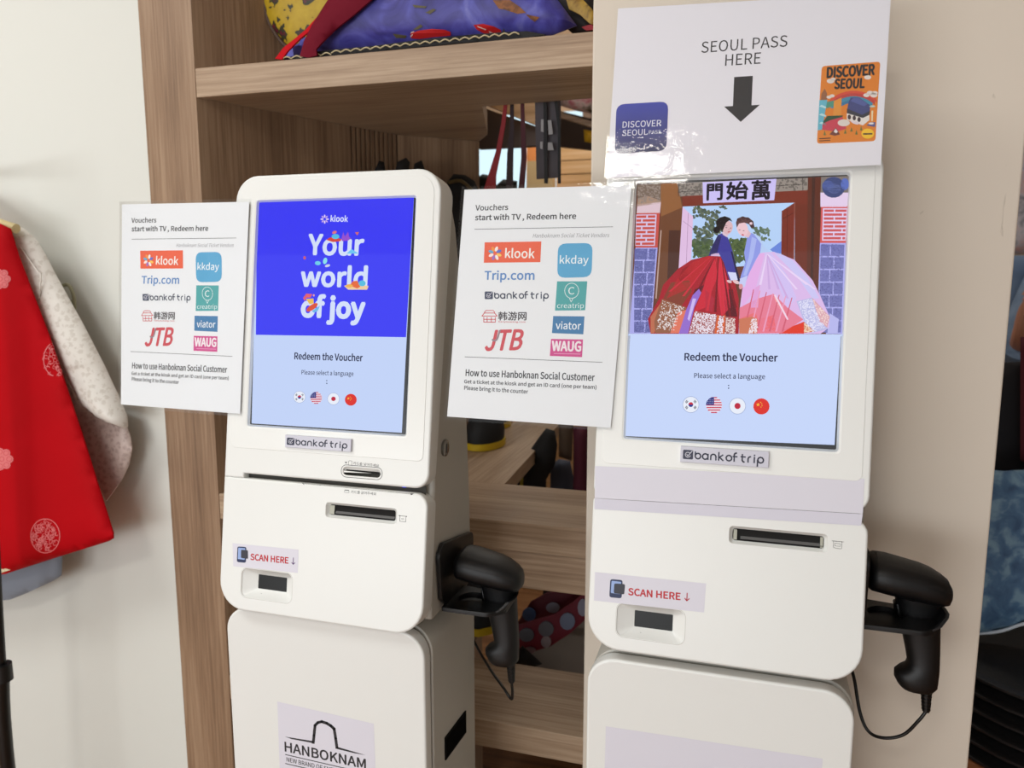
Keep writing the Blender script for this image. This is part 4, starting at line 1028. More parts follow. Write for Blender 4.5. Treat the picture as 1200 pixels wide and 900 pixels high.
# the left sign carries the same print: map the tracing frame of the right one onto it
qa = [(542, 219.5), (745, 213.5), (720, 505.5), (521.5, 491.5)]; qb = [(142.5, 237), (297, 233.5), (286, 488.5), (141, 477)]
ua = [SR.uv(*p) for p in qa]; ub = [SL.uv(*p) for p in qb]
vL, vsL0 = sheet(SL, qb, 'voucher_sign', 'laminated voucher sign at the left kiosk in front of the white wall', .0042, h0=.0035, group='laminated voucher signs')
class Remap:
    def uv(s, px, py):
        u, v = SR.uv(px, py)
        # inverse bilinear (Newton) in the right sheet, forward bilinear in the left one
        a = b = .5
        for _ in range(6):
            P = lambda a, b, q, k: (q[0][k] * (1 - a) + q[1][k] * a) * (1 - b) + (q[3][k] * (1 - a) + q[2][k] * a) * b
            fx, fy = P(a, b, ua, 0) - u, P(a, b, ua, 1) - v; e = 1e-4
            ax, ay = (P(a + e, b, ua, 0) - u - fx) / e, (P(a + e, b, ua, 1) - v - fy) / e
            bx, by = (P(a, b + e, ua, 0) - u - fx) / e, (P(a, b + e, ua, 1) - v - fy) / e
            det = ax * by - bx * ay; a -= (fx * by - bx * fy) / det; b -= (ax * fy - fx * ay) / det
        return (P(a, b, ub, 0), P(a, b, ub, 1))
    def pt(s, u, v, h=0): return vsL0.pt(u, v, h)
voucher_art(vL, Remap(), Z(510, 200, .35556), .35556)

PAPERS = flat((232, 232, 240), rough=.5, bump=.05, bscale=25)
sg, ss = sheet(SR, [(723, 12), (1046, -7), (1034, 199.5), (709.5, 214.5)], 'arrow_sign', 'wide laminated pass sign with a black arrow above the right screen', .0032, h0=.0105, wavy=0, paper=PAPERS)
zS = Z(700, 0, .29167)
dkc = flat((44, 42, 44), rough=.5)
text(ss, 'SEOUL PASS', zS([(420, 206)])[0], zS([(762, 180)])[0], 13.2, dkc, 1, sg, italic=0)
text(ss, 'HERE', zS([(515, 257)])[0], zS([(656, 248)])[0], 13, dkc, 1, sg)
polys(ss, 'arrow_print', [zS([(550, 324), (624, 319), (619, 436), (652, 434), (576, 502), (510, 441), (545, 439)])], dkc, 1, sg)
def gradient_blue():
    m, nt, b = nt_mat('tile_blue'); tc = nt.nodes.new('ShaderNodeTexCoord'); sp = nt.nodes.new('ShaderNodeSeparateXYZ'); r = nt.nodes.new('ShaderNodeValToRGB')
    mr = nt.nodes.new('ShaderNodeMapRange'); mr.inputs[1].default_value = .03; mr.inputs[2].default_value = .09
    nt.links.new(tc.outputs['Object'], sp.inputs[0]); nt.links.new(sp.outputs['Z'], mr.inputs[0]); nt.links.new(mr.outputs[0], r.inputs[0]); nt.links.new(r.outputs[0], b.inputs['Base Color'])
    r.color_ramp.elements[0].color = lin((52, 54, 84)); r.color_ramp.elements[1].color = lin((62, 70, 168)); b.inputs['Roughness'].default_value = .5; return m
polys(ss, 'pass_logo', [qrect(zS([(82, 432), (289, 420), (281, 616), (75, 630)]), .17)], gradient_blue(), 1, sg)
wt = flat((220, 222, 235), rough=.5)
text(ss, 'DISCOVER', zS([(107, 513)])[0], zS([(260, 506)])[0], 7.4, wt, 2, sg, w=.008)
text(ss, 'SEOUL', zS([(106, 546)])[0], zS([(206, 541)])[0], 7, wt, 2, sg, w=.008)
text(ss, 'PASS', zS([(211, 543)])[0], zS([(259, 541)])[0], 4.4, wt, 2, sg)
# colourful card print
zD = Z(950, 70, .12228)
def card(pts, c, ly=2): return polys(ss, 'card_print', [zD(pts)], flat(c, rough=.5), ly, sg)
card([tuple(p) for p in qrect([(98, 98), (652, 55), (605, 808), (50, 832)], .06)], (224, 132, 46), 1)
text(ss, 'DISCOVER', zD([(150, 160)])[0], zD([(595, 130)])[0], 12.2, dkc, 2.5, sg, w=.05)
text(ss, 'SEOUL', zD([(222, 268)])[0], zD([(500, 258)])[0], 11.2, dkc, 2.5, sg, w=.05)
cw = (228, 220, 214)
def band(r0, r1, c, ly, cx=400, cy=640, sy=.95):
    card([(cx + r0 * math.cos(R(a)), cy - r0 * sy * math.sin(R(a))) for a in range(42, 147, 7)] + [(cx + r1 * math.cos(R(a)), cy - r1 * sy * math.sin(R(a))) for a in range(146, 41, -7)], c, ly)
band(300, 325, (214, 80, 60), 1.6); band(270, 300, (190, 70, 66), 1.6); band(235, 270, (72, 140, 170), 1.6); band(205, 235, (60, 120, 160), 1.7)
card([(130, 440), (230, 420), (225, 470), (140, 500)], (84, 150, 130), 2)
for cx, cy, rx in ((180, 240, 36), (205, 222, 24), (532, 205, 34), (165, 392, 24), (195, 380, 24), (520, 374, 30), (555, 352, 32), (600, 352, 28), (590, 374, 36)):
    card(ell(cx, cy, rx, rx * .62, 12), cw, 2.3)
card([(75, 420), (150, 415), (100, 700), (58, 706)], (104, 184, 206), 2.2); card([(95, 360), (125, 310), (148, 360), (145, 418), (88, 420)], (150, 100, 70), 2.3)
card([(212, 430), (285, 395), (280, 570), (205, 575)], (226, 150, 62), 2.3)
for y in (480, 560, 640): card([(72, y), (95, y - 15), (140, y + 5), (135, y + 20)], (190, 226, 232), 2.6)
card([(105, 640), (290, 570), (330, 690), (240, 720), (100, 700)], (202, 70, 88), 2.6)
card([(112, 620), (150, 570), (300, 565), (290, 580), (180, 610), (112, 640)], (50, 80, 56), 2.8)
card(ell(305, 636, 58, 33, 16), (222, 214, 206), 2.9)
card([(335, 540), (485, 590), (548, 560), (548, 610), (486, 660), (335, 605)], (232, 226, 220), 2.9)
card([(335, 540), (350, 440), (372, 395), (450, 395), (556, 470), (548, 560), (486, 588)], (70, 76, 128), 3)
card([(335, 500), (480, 560), (556, 520), (548, 560), (486, 590), (335, 545)], (60, 60, 70), 3.2)
card([(370, 430), (395, 400), (450, 402), (530, 455), (500, 480)], (88, 98, 158), 3.3)
for x, y in ((358, 582), (405, 590), (450, 605)): card(ell(x, y, 16, 24, 10), (70, 56, 60), 3.3)
card([(365, 620), (455, 625), (440, 655), (400, 645)], (226, 214, 220), 3.2)
card([(568, 520), (584, 520), (580, 620), (566, 620)], (236, 220, 180), 3); card(ell(574, 480, 30, 9, 10), (190, 210, 200), 3); card([(520, 660), (560, 630), (605, 630), (600, 675)], (90, 96, 150), 3); card(ell(565, 642, 26, 10, 10), (232, 226, 226), 3.2)
card(ell(532, 738, 60, 48, 20), (244, 196, 50), 3)
polys(ss, 'card_print', stroke(zD([(492, 742), (572, 740)]), 1.6), dkc, 3.4, sg)
card([(170, 745), (230, 680), (270, 745), (220, 758)], (120, 70, 60), 3); card([(210, 720), (228, 690), (250, 720), (235, 735)], (232, 226, 226), 3.2)
for x, y in ((320, 720), (378, 700), (425, 728), (470, 690), (125, 735)): card([(x - 12, y + 18), (x, y - 26), (x + 12, y + 18)], (110, 120, 60), 3)
polys(ss, 'card_print', stroke(zD([(75, 786), (178, 780)]), 1.0) + stroke(zD([(75, 806), (176, 802)]), .8), dkc, 3, sg)

# ------------------------------------------------------------------ hanging clothes at the left
YV = 1.085
place = lambda y: (lambda x, z: Vector((x, y, z)))
silk_red = blotch('red_silk', [(.3, (172, 0, 10)), (.7, (186, 0, 16))], 5, rough=.7, bump=.1, bscale=7)
silk_red.node_tree.nodes['Principled BSDF'].inputs['Specular IOR Level'].default_value = .12
silk_wht = blotch('white_brocade', [(.0, (206, 200, 190)), (.38, (214, 208, 198)), (.46, (226, 222, 214)), (1, (230, 226, 218))], 95, 'voronoi', rough=.45, bump=.12, bscale=30, dist=1.2)
silk_pnk = blotch('cuff_lining', [(.0, (170, 150, 142)), (.4, (196, 176, 168)), (.5, (206, 188, 180)), (1, (210, 194, 186))], 95, 'voronoi', rough=.5, bump=.1, bscale=30, dist=1.2)
hg = thing('clothes_hanger', 'pale wooden hanger tip showing at the shoulder of the red vest', 'hanger', hy(-60, 252, 1.1))
MB().tube([hy(-150, 268, 1.1), hy(-60, 240, 1.1), hy(0, 262, 1.1), hy(19, 268, 1.1)], .009, 10).build('hanger_arm', flat((222, 204, 150), rough=.5), hg, smooth=60)
MB().tube([hy(-60, 244, 1.1), hy(-60, 215, 1.1), hy(-52, 205, 1.1), hy(-45, 212, 1.1)], .0025, 8).build('hanger_hook', METAL, hg, smooth=60)
vest = thing('red_vest', 'long red silk hanbok vest with pale round flower motifs hanging at the left', 'clothing', hy(10, 670, YV))
rv = [(-132, 262), (-60, 250), (0, 262), (12, 268), (22, 300), (60, 400), (100, 520), (133, 625), (133, 631), (128, 634), (70, 652), (8, 672), (-60, 685), (-150, 680), (-260, 640), (-180, 400)]
vb = panel(ytrace(rv, YV), place(YV), 'vest_body', silk_red, vest, step=.016, bulge=.016, thick=.003, back='pillow', edge=.07, wave=lambda x, z: .006 * math.sin(x * 26 + z * 4) * (1.5 - z))
Dv = Draped(vb)
pk = flat((226, 120, 122), rough=.5); pk2 = flat((206, 60, 68), rough=.5)
def rosette(cx, cy, r, full=True):
    L = []
    for i in range(7): L.append(ell(cx + r * .62 * math.cos(R(i * 51)), cy + r * .62 * math.sin(R(i * 51)), r * .36, r * .34, 12))
    for p in [ell(cx, cy, r * .38, r * .38, 12)]: L.append(p)
    polys(Dv, 'flower_motif', L, pk, 1, vest)
    S_ = []
    for i in range(7): S_ += stroke(ell(cx + r * .62 * math.cos(R(i * 51)), cy + r * .62 * math.sin(R(i * 51)), r * .22, r * .2, 8), .5, True)
    S_ += stroke(ell(cx, cy, r * .2, r * .2, 8), .6, True)
    polys(Dv, 'flower_motif', S_, pk2, 4, vest)
rosette(0, 327, 13); rosette(2, 538, 14)
def medallion(cx, cy, rx, ry, a0=0, a1=360, tilt=0):
    S_ = stroke(ell(cx, cy, rx, ry, 26, a0, a1, tilt), .9, a1 - a0 >= 360)
    rn = random.Random(int(cx))
    for i in range(120):
        a = rn.uniform(a0, a1); q = math.sqrt(rn.random()) * .85; x, y = cx + q * rx * math.cos(R(a)), cy + q * ry * math.sin(R(a))
        S_ += stroke(ell(x, y, rx * .11, ry * .11, 7, rn.uniform(0, 180), rn.uniform(200, 360)), .55)
    polys(Dv, 'round_motif', S_, pk, 1, vest)
medallion(53, 628, 17, 20); 
# the medallion cut by the vest edge
S_ = []
rn = random.Random(5)
for i in range(60):
    x, y = 63 + rn.uniform(-12, 14), 421 + rn.uniform(-20, 20)
    if x < 26 + (y - 310) * .37 - 2 + 22 and ((x - 66) / 15) ** 2 + ((y - 421) / 20) ** 2 < 1 and x < 14 + (y - 275) * .352 + 3: S_ += stroke(ell(x, y, 2, 2.2, 7, rn.uniform(0, 180), rn.uniform(200, 360)), .5)
S_ += stroke(ell(66, 421, 15, 20, 14, 105, 250), .9)
polys(Dv, 'round_motif', S_, pk, 1, vest)
pl_ = [(-6, 638), (-3, 636), (14, 670), (8, 673), (-6, 676)]
polys(Dv, 'gold_placket', [[(-40, 600), (-2, 640), (12, 668), (0, 672), (-40, 680)]], blotch('gold_brocade', [(.3, (206, 190, 150)), (.5, (232, 220, 186)), (.7, (150, 140, 80))], 60, rough=.4), 1.5, vest)
jk = thing('white_jacket', 'white brocade hanbok jacket whose sleeve hangs beside the red vest', 'clothing', hy(80, 590, 1.13))
sl = [(-30, 270), (14, 262), (28, 268), (42, 280), (52, 296), (62, 316), (78, 345), (100, 385), (122, 428), (140, 466), (149, 488), (150, 500), (146, 502), (120, 492), (97, 475), (80, 440), (60, 395), (30, 340), (-10, 300)]
panel(ytrace(sl, 1.125), place(1.125), 'sleeve', silk_wht, jk, step=.010, bulge=.022, thick=.002, edge=.035, wave=lambda x, z: .004 * math.sin(x * 60 + z * 40))
lin_ = [(60, 395), (97, 470), (120, 488), (148, 498), (153, 512), (155, 526), (151, 545), (143, 562), (133, 576), (125, 587), (112, 560), (90, 500), (55, 420)]
panel(ytrace(lin_, 1.155), place(1.155), 'sleeve_back', silk_pnk, jk, step=.012, bulge=.006, thick=.002, edge=.03, wave=lambda x, z: .003 * math.sin(x * 50))
MB().tube([hy(24, 290, 1.105), hy(44, 318, 1.1), hy(48, 322, 1.1), hy(46, 350, 1.1)], .0012, 6).build('sleeve_seam', silk_wht, jk)
MB().tube([hy(70, 336, 1.16), hy(80, 334, 1.16), hy(86, 346, 1.16), hy(87, 362, 1.16), hy(82, 352, 1.16)], .0035, 8).build('loop_tie', flat((150, 146, 118), rough=.6), jk, smooth=60)
MB().tube([hy(122, 434, 1.15), hy(132, 452, 1.15), hy(138, 466, 1.15), hy(128, 458, 1.15), hy(118, 444, 1.15)], .0014, 6).build('loop_tie', flat((206, 200, 170), rough=.6), jk, smooth=60)
MB().prism([(hy(-60, 262, 1.12).x, 1.11), (hy(18, 262, 1.12).x, 1.11), (hy(18, 262, 1.12).x, 1.14), (hy(-60, 262, 1.12).x, 1.14)], hy(0, 640, 1.12).z, hy(0, 272, 1.12).z).build('jacket_body', silk_wht, jk)
bl = [(-120, 640), (60, 645), (59, 680), (50, 686), (20, 700), (0, 708), (-60, 715), (-120, 705)]
o = panel(ytrace(bl, 1.11), place(1.135), 'grey_underskirt', flat((132, 142, 156), rough=.5, bump=.1, bscale=12), None, step=.015, bulge=.01, thick=.003, edge=.05)
tag(o, 'blue-grey satin hem hanging below the red vest', 'clothing')
rk = thing('rack_stand', 'black metal clothes rack post at the lower left corner', 'rack', (hy(6, 880, 1.0).x, 1.0, 0))
MB().tube([Vector((hy(11, 900, 1.0).x + .002, 1.0, .0)), hy(7, 880, 1.0), hy(2, 790, 1.0)], .0125, 14).build('outer_post', BLACK, rk, smooth=60)
MB().tube([hy(2, 790, 1.0), hy(-4, 690, 1.0), hy(-14, 500, 1.0), hy(-40, 198, 1.0)], .0085, 14).build('inner_post', BLACK, rk, smooth=60)
MB().tube([hy(-40, 204, .99), hy(-40, 206, 1.05), hy(-44, 205, 1.17)], .007, 10).build('hanging_arm', BLACK, rk, smooth=60)
MB().tube([hy(4, 797, 1.0), hy(2, 778, 1.0)], .0165, 16).build('clamp_collar', BLACKM, rk, smooth=40)
fx = hy(11, 900, 1.0).x + .002
for dx_, dy_ in ((-.25, 0), (.1, -.2), (.05, .18)):
    MB().tube([Vector((fx, 1.0, .015)), Vector((fx + dx_, 1.0 + dy_, .012))], .011, 10).build('leg', BLACK, rk, smooth=60)

# ------------------------------------------------------------------ things on the top shelf
zT = Z(300, 0, .16667); zU = Z(480, 0, .18333)
def shape(pts, y, name, mat, parent, **kw):
    d = dict(step=.012, bulge=.02, thick=.004, edge=.05, back='pillow'); d.update(kw)
    zc_ = d.pop('zmin', -9)
    return panel([(a, max(b, zc_)) for a, b in ytrace(pts, y)], place(y), name, mat, parent, **d)
blue_fab = blotch('painted_blue_silk', [(.25, (40, 34, 104)), (.45, (66, 62, 150)), (.6, (84, 84, 178)), (.8, (118, 120, 196))], 16, rough=.45, bump=.25, bscale=26, dist=1.5)
yel_fab = blotch('yellow_floral', [(.0, (130, 24, 50)), (.24, (96, 16, 40)), (.3, (44, 44, 22)), (.4, (52, 50, 22)), (.44, (180, 148, 24)), (1, (196, 164, 34))], 30, 'voronoi', rough=.55, dist=1.3)
hat = thing('blue_hat', 'painted blue silk hat with red peppers and scalloped black hem on top shelf', 'hat', hz(480, 60, 1.714))
b0 = hz(330, 66, 1.714)
hat_out = [(325, 69), (345, 56), (372, 32), (400, 0), (420, -40), (520, -60), (600, -45), (650, -5), (676, 30), (645, 42), (600, 44), (560, 48), (500, 53), (440, 58), (372, 62), (345, 66)]
hb = shape(hat_out, 1.255, 'hat_body', blue_fab, hat, bulge=.035, edge=.07)
hem = [(332, 69), (372, 60.5), (440, 54), (500, 46), (540, 42), (590, 38), (618, 37), (640, 41), (600, 47), (560, 51), (520, 55), (440, 62), (372, 67), (334, 70.5)]
shape(hem, 1.222, 'hem_trim', flat((12, 10, 12), rough=.7), hat, bulge=.004, edge=.01, step=.008)
sc_ = MB()
for i in range(24):
    x = 336 + i * 11.6; f = (x - 336) / 280; y = 66.5 - 28.5 * f + (1.5 if f < .2 else 0)
    sc_.tube([hy(x - 5.6, y + 1.3, 1.2165), hy(x, y - 1.6, 1.214), hy(x + 5.6, y + .8, 1.2165)], .0011, 6, 3)
sc_.build('scallop_stitching', flat((206, 190, 150), rough=.7), hat)
Dh = Draped(hb, .0012)
for pts, c in ((zU([(5, 215), (60, 195), (140, 185), (225, 190), (262, 205), (262, 228), (150, 238), (60, 250), (10, 245)]), (206, 36, 40)), (zU([(408, 160), (470, 152), (540, 170), (580, 190), (590, 215), (530, 222), (470, 212), (430, 190)]), (206, 34, 38))):
    o = polys(Dh, 'pepper_motif', [pts], flat(c, rough=.4), 1, hat)
olv = flat((92, 84, 58), rough=.6); wht = flat((226, 196, 190), rough=.5)
for _l in [zU([(20, 190), (70, 155), (85, 170), (50, 190)]), zU([(100, 80), (150, 55), (170, 62), (130, 90)]), zT([(960, 236), (1060, 250), (1050, 270), (985, 268)]), zU([(590, 215), (600, 180), (612, 210)]), zU([(18, 30), (110, 40), (100, 52), (30, 48)])]: polys(Dh, 'painted_leaf', [_l], olv, 1, hat)
polys(Dh, 'painted_highlight', [zU([(8, 205), (30, 198), (20, 225), (5, 238)]), zU([(430, 165), (490, 188), (486, 194), (440, 175)]), zU([(505, 196), (540, 214), (515, 216)])], wht, 2.5, hat)
feath = blotch('painted_feather', [(.3, (96, 56, 30)), (.5, (150, 92, 44)), (.7, (60, 40, 26))], 60, rough=.6)
polys(Dh, 'painted_feather', [zU([(530, 0), (640, 0), (700, 40), (745, 82), (690, 88), (600, 60), (570, 55)]), zU([(740, 90), (830, 110), (800, 140), (770, 120)])], feath, 1, hat)
rib1, rib2 = flat((196, 6, 24), rough=.75, spec=.2, bump=.1), flat((112, 8, 34), rough=.75, spec=.2, bump=.1)
shape([(323, 69), (333, 56), (358, 36), (385, 6), (392, -30), (418, -30), (400, 0), (372, 30), (352, 46), (338, 60), (331, 70)], 1.215, 'red_ribbon', rib1, hat, bulge=.004, edge=.012)
shape([(352, 66), (357, 48), (366, 30), (385, 0), (405, -20), (450, -20), (436, 0), (415, 18), (392, 36), (378, 50), (371, 58), (372, 65), (362, 68)], 1.207, 'dark_ribbon', rib2, hat, bulge=.005, edge=.014)
yh = thing('yellow_hat', 'yellow floral hat standing behind the blue hat on the top shelf', 'hat', hz(360, 66, 1.714))
shape([(309, -30), (309, 2), (313, 22), (322, 40), (334, 54), (352, 62), (380, 50), (410, 10), (410, -30)], 1.35, 'hat_crown', yel_fab, yh, bulge=.02, zmin=1.715)
MB().tube([hy(310, -32, 1.34), hy(310, 2, 1.34), hy(314, 22, 1.34), hy(323, 40, 1.34), hy(335, 54, 1.34), hy(352, 62, 1.34)], .004, 8).build('brim_piping', flat((78, 56, 42), rough=.6), yh, smooth=60)
bk = thing('black_bag', 'black and gold embroidered bag at the right end of the top shelf', 'bag', hz(670, 45, 1.714))
shape([(590, -30), (612, 0), (640, 14), (660, 30), (672, 40), (696, 38), (696, -30)], 1.30, 'bag_body', flat((22, 10, 14), rough=.6), bk, bulge=.01, zmin=1.7145)
golds = blotch('gold_embroidery', [(.3, (120, 84, 24)), (.5, (176, 140, 50)), (.7, (70, 50, 20))], 50, rough=.5)
shape(zU([(830, 0), (930, -10), (970, 40), (920, 62), (850, 50)]), 1.282, 'gold_patch', golds, bk, bulge=.004, edge=.01)
shape(zU([(1000, -10), (1100, -10), (1186, 80), (1186, 165), (1150, 150), (1090, 95), (1020, 60)]), 1.276, 'gold_patch', golds, bk, bulge=.004, edge=.01)
shape(zU([(1100, 175), (1186, 150), (1186, 190), (1130, 196)]), 1.28, 'red_tassel', flat((150, 20, 36), rough=.6), bk, bulge=.004, edge=.01)

# ------------------------------------------------------------------ things seen through the shelving
def boot(cx, y, z0, w, h, lab, trim=(200, 168, 20)):
    t = thing('black_boot', lab, 'footwear', (cx, y, z0), 'black boots with yellow soles')
    rings = []
    for k, (f, sx_, sy_, oy) in enumerate(((0, 1, 1.6, -.02), (.15, 1.02, 1.6, -.02), (.35, .9, 1.3, -.01), (.5, .75, .9, .0), (.8, .78, .85, 0), (1, .8, .88, 0))):
        rings.append([Vector((cx + w * sx_ * math.cos(R(a)), y + oy + w * sy_ * math.sin(R(a)), z0 + .012 + h * f)) for a in range(0, 360, 24)])
    MB().loft(rings).build('boot_shaft', flat((12, 12, 14), rough=.7), t, smooth=50)
    MB().loft([[Vector((cx + w * 1.07 * math.cos(R(a)), y - .02 + w * 1.68 * math.sin(R(a)), z0 + zz_)) for a in range(0, 360, 24)] for zz_ in (0, .016)]).build('sole', flat(trim, rough=.6), t, smooth=50)
    return t
p = hz(566, 527, .933); boot(p.x - .012, p.y + .07, .9335, .045, .16, 'black boot with a yellow sole just right of the left kiosk, at mid shelf')
p = hz(580, 508, .933); boot(p.x - .03, p.y + .12, .9335, .038, .15, 'second black boot further back behind the mid shelf boot')
zb2 = .57; p = hz(560, 742, zb2); boot(p.x - .01, p.y + .09, zb2 + .0005, .055, .15, 'black boot with a yellow sole on the low shelf behind the left scanner')
# red printed strap lying over the low shelf
pl2 = [(606, 742), (612, 734), (640, 722), (668, 705), (690, 688), (690, 712), (672, 732), (640, 756), (615, 768), (606, 765)]
rd = thing('red_printed_box', 'red box with round grey picture labels on the low shelf', 'box', hy(650, 768, 1.6))
fr = [(604, 733), (650, 720), (672, 705), (690, 690), (690, 722), (668, 742), (645, 757), (612, 767), (604, 764)]
shape(fr, 1.56, 'box_front', flat((112, 16, 42), rough=.6), rd, bulge=.003, edge=.01, thick=.006)
shape([(604, 733), (622, 705), (640, 695), (665, 690), (690, 676), (690, 692), (672, 706), (650, 721)], 1.64, 'box_side', flat((90, 12, 34), rough=.6), rd, bulge=.003, edge=.01, thick=.006)
for cx, cy, rx, ry, c in ((617, 744, 9, 8, (96, 100, 112)), (640, 737, 9, 9, (100, 100, 110)), (640, 752, 6, 7, (150, 140, 150)), (665, 728, 9, 10, (120, 132, 160)), (683, 712, 6, 10, (150, 150, 170)), (621, 762, 7, 4, (120, 100, 110))):
    shape(ell(cx, cy, rx, ry, 12), 1.551, 'picture_label', flat(c, rough=.6), rd, bulge=.001, edge=.01, step=.01, thick=.003)
for cx, cy, rx, ry, c in ((620, 720, 8, 8, (60, 90, 140)), (648, 712, 8, 6, (130, 130, 146))):
    shape(ell(cx, cy, rx, ry, 12), 1.625, 'picture_label', flat(c, rough=.6), rd, bulge=.001, edge=.01, step=.01, thick=.003)
# dark goods between the shelves
goods = [([(593, 566), (600, 545), (618, 532), (632, 512), (640, 502), (650, 505), (653, 522), (650, 545), (640, 562), (640, 580), (593, 580)], 1.75, (10, 10, 12), 'black_bag', 'black soft bag lying behind the mid shelf', 'bag'),
         ([(645, 545), (655, 538), (668, 540), (672, 560), (672, 600), (645, 600)], 1.85, (66, 70, 84), 'grey_bundle', 'grey patterned cloth bundle behind the mid shelf', 'cloth'),
         ([(672, 500), (690, 500), (690, 620), (670, 620), (672, 560)], 1.8, (74, 10, 34), 'maroon_ribbon', 'maroon cloth hanging beside the right kiosk behind the mid shelf', 'cloth'),
         ([(655, 495), (672, 495), (670, 540), (655, 535)], 1.95, (90, 74, 60), 'tan_packet', 'tan packet with a white mark behind the maroon cloth', 'packet'),
         ([(637, 686), (690, 672), (690, 700), (650, 715), (636, 700)], 1.95, (16, 10, 14), 'soft_hat', 'black soft hat behind the red printed box on the low shelf', 'hat'),
         ([(600, 770), (612, 757), (635, 778), (600, 790)], 1.5, (12, 12, 12), 'black_slipper', 'black slipper tip on the low shelf under the scanner', 'footwear')]
for pts, y, c, nm, lab, cat in goods:
    o = shape(pts, y, nm, flat(c, rough=.8, bump=.3, bscale=20), None, bulge=.02, edge=.03); tag(o, lab, cat)
o = MB().tube([hy(612, 548, 1.7), hy(611, 570, 1.7)], .004, 8).build('yellow_ribbon', flat((150, 140, 20), rough=.6)); tag(o, 'short yellow ribbon beside the black bag behind the mid shelf', 'ribbon')
o = MB().prism([(-.55, 1.62), (-.15, 1.62), (-.15, 2.6), (-.5, 2.6)], .36, .4).build('low_bench', flat((92, 84, 78), rough=.7)); tag(o, 'grey low bench top beyond the bottom shelf', 'bench')
for x in (-.5, -.2):
    pass
MB().prism([(-.54, 1.7), (-.2, 1.7), (-.2, 2.5), (-.5, 2.5)], 0, .36).build('bench_body', flat((60, 54, 50), rough=.7), o) if False else None
# black hats and caps peeking over the left kiosk
capz = [([(437, 205), (445, 188), (450, 190), (452, 205)], 1.55, 'pointed black hat tip above the left kiosk, leftmost of three'), ([(462, 206), (466, 190), (476, 185), (480, 190), (478, 206)], 1.5, 'slanted black hat tip above the left kiosk, middle of three'), ([(484, 206), (486, 192), (494, 188), (500, 206)], 1.62, 'low dark hat tip above the left kiosk, rightmost of three')]
for pts, y, lab in capz:
    pts = pts + [(pts[-1][0] + 4, 260), (pts[0][0] - 4, 260)]
    o = shape(pts, y, 'black_hat', flat((20, 16, 16), rough=.8), None, bulge=.02, edge=.03); tag(o, lab, 'hat', 'black hats behind the left kiosk')
hh = [([(522, 245), (524, 214), (532, 204), (545, 205), (556, 212), (562, 225), (562, 320), (522, 320)], 1.7, 'black_hat', 'black hat with gold braid between the left kiosk and the voucher sign'),
      ([(548, 235), (552, 212), (566, 204), (578, 206), (582, 218), (582, 240)], 1.97, 'black_hat', 'dark hat behind the gold braided hat'), ([(575, 240), (576, 222), (590, 210), (606, 212), (606, 240)], 2.15, 'black_hat', 'dark hat at the foot of the bright red strap')]
for pts, y, nm, lab in hh:
    o = shape(pts, y, nm, flat((16, 14, 14), rough=.8, bump=.4, bscale=40), None, bulge=.03, edge=.04); tag(o, lab, 'hat', 'dark hats under the straps')
    if 'gold braid' in lab:
        MB().tube([hy(526, 214, 1.67), hy(540, 212, 1.665), (hy(552, 222, 1.665)), hy(556, 230, 1.67)], .004, 8).build('gold_braid', flat((126, 104, 60), rough=.6), o, smooth=60)
# hanging straps and ties
def strap(pts, y, w, c, lab, name='hanging_strap', grp='straps hanging from the top shelf'):
    L = [(px - w[i] / 2, py) for i, (px, py) in enumerate(pts)] + [(px + w[i] / 2, py) for i, (px, py) in reversed(list(enumerate(pts)))]
    o = shape(L, y, name, flat(c, rough=.6), None, bulge=.003, edge=.006, thick=.002, step=.012); tag(o, lab, 'strap', grp); return o
strap([(593, 118), (590, 145), (584, 178), (577, 205), (574, 222)], 1.45, [4, 5, 6, 9, 14], (146, 14, 26), 'bright red strap hanging nearest the left kiosk')
strap([(600, 118), (600, 150), (598, 180), (597, 222)], 1.46, [4, 5, 7, 8], (40, 8, 18), 'blackish maroon strap, second from the left kiosk')
strap([(612, 118), (613, 150), (614, 185), (611, 222)], 1.47, [4, 5, 6, 7], (78, 8, 26), 'dark red strap, third from the left kiosk')
tie = thing('grey_tie', 'grey hanging tie with black edges and pale marks beside the pillar', 'strap', hy(643, 218, 1.47))
shape([(627, 114), (657, 110), (657, 208), (629, 210)], 1.47, 'tie_cloth', flat((84, 78, 84), rough=.6), tie, bulge=.003, edge=.01)
shape([(637, 114), (641, 114), (642, 215), (638, 215)], 1.455, 'tie_edge', flat((18, 16, 18), rough=.6), tie, bulge=.001, edge=.004)
shape([(649, 113), (653, 113), (657, 150), (657, 215), (654, 215), (654, 150)], 1.455, 'tie_edge', flat((18, 16, 18), rough=.6), tie, bulge=.001, edge=.004)
for q_ in ([(642, 141), (646, 141), (648, 157), (643, 158)], [(642, 167), (647, 167), (649, 176), (642, 176)], [(634, 140), (637, 140), (637, 155), (634, 154)], [(633, 166), (636, 166), (636, 175), (633, 174)]):
    shape(q_, 1.452, 'tie_mark', flat((170, 168, 170), rough=.5), tie, bulge=.0005, edge=.004, step=.006, thick=.001)
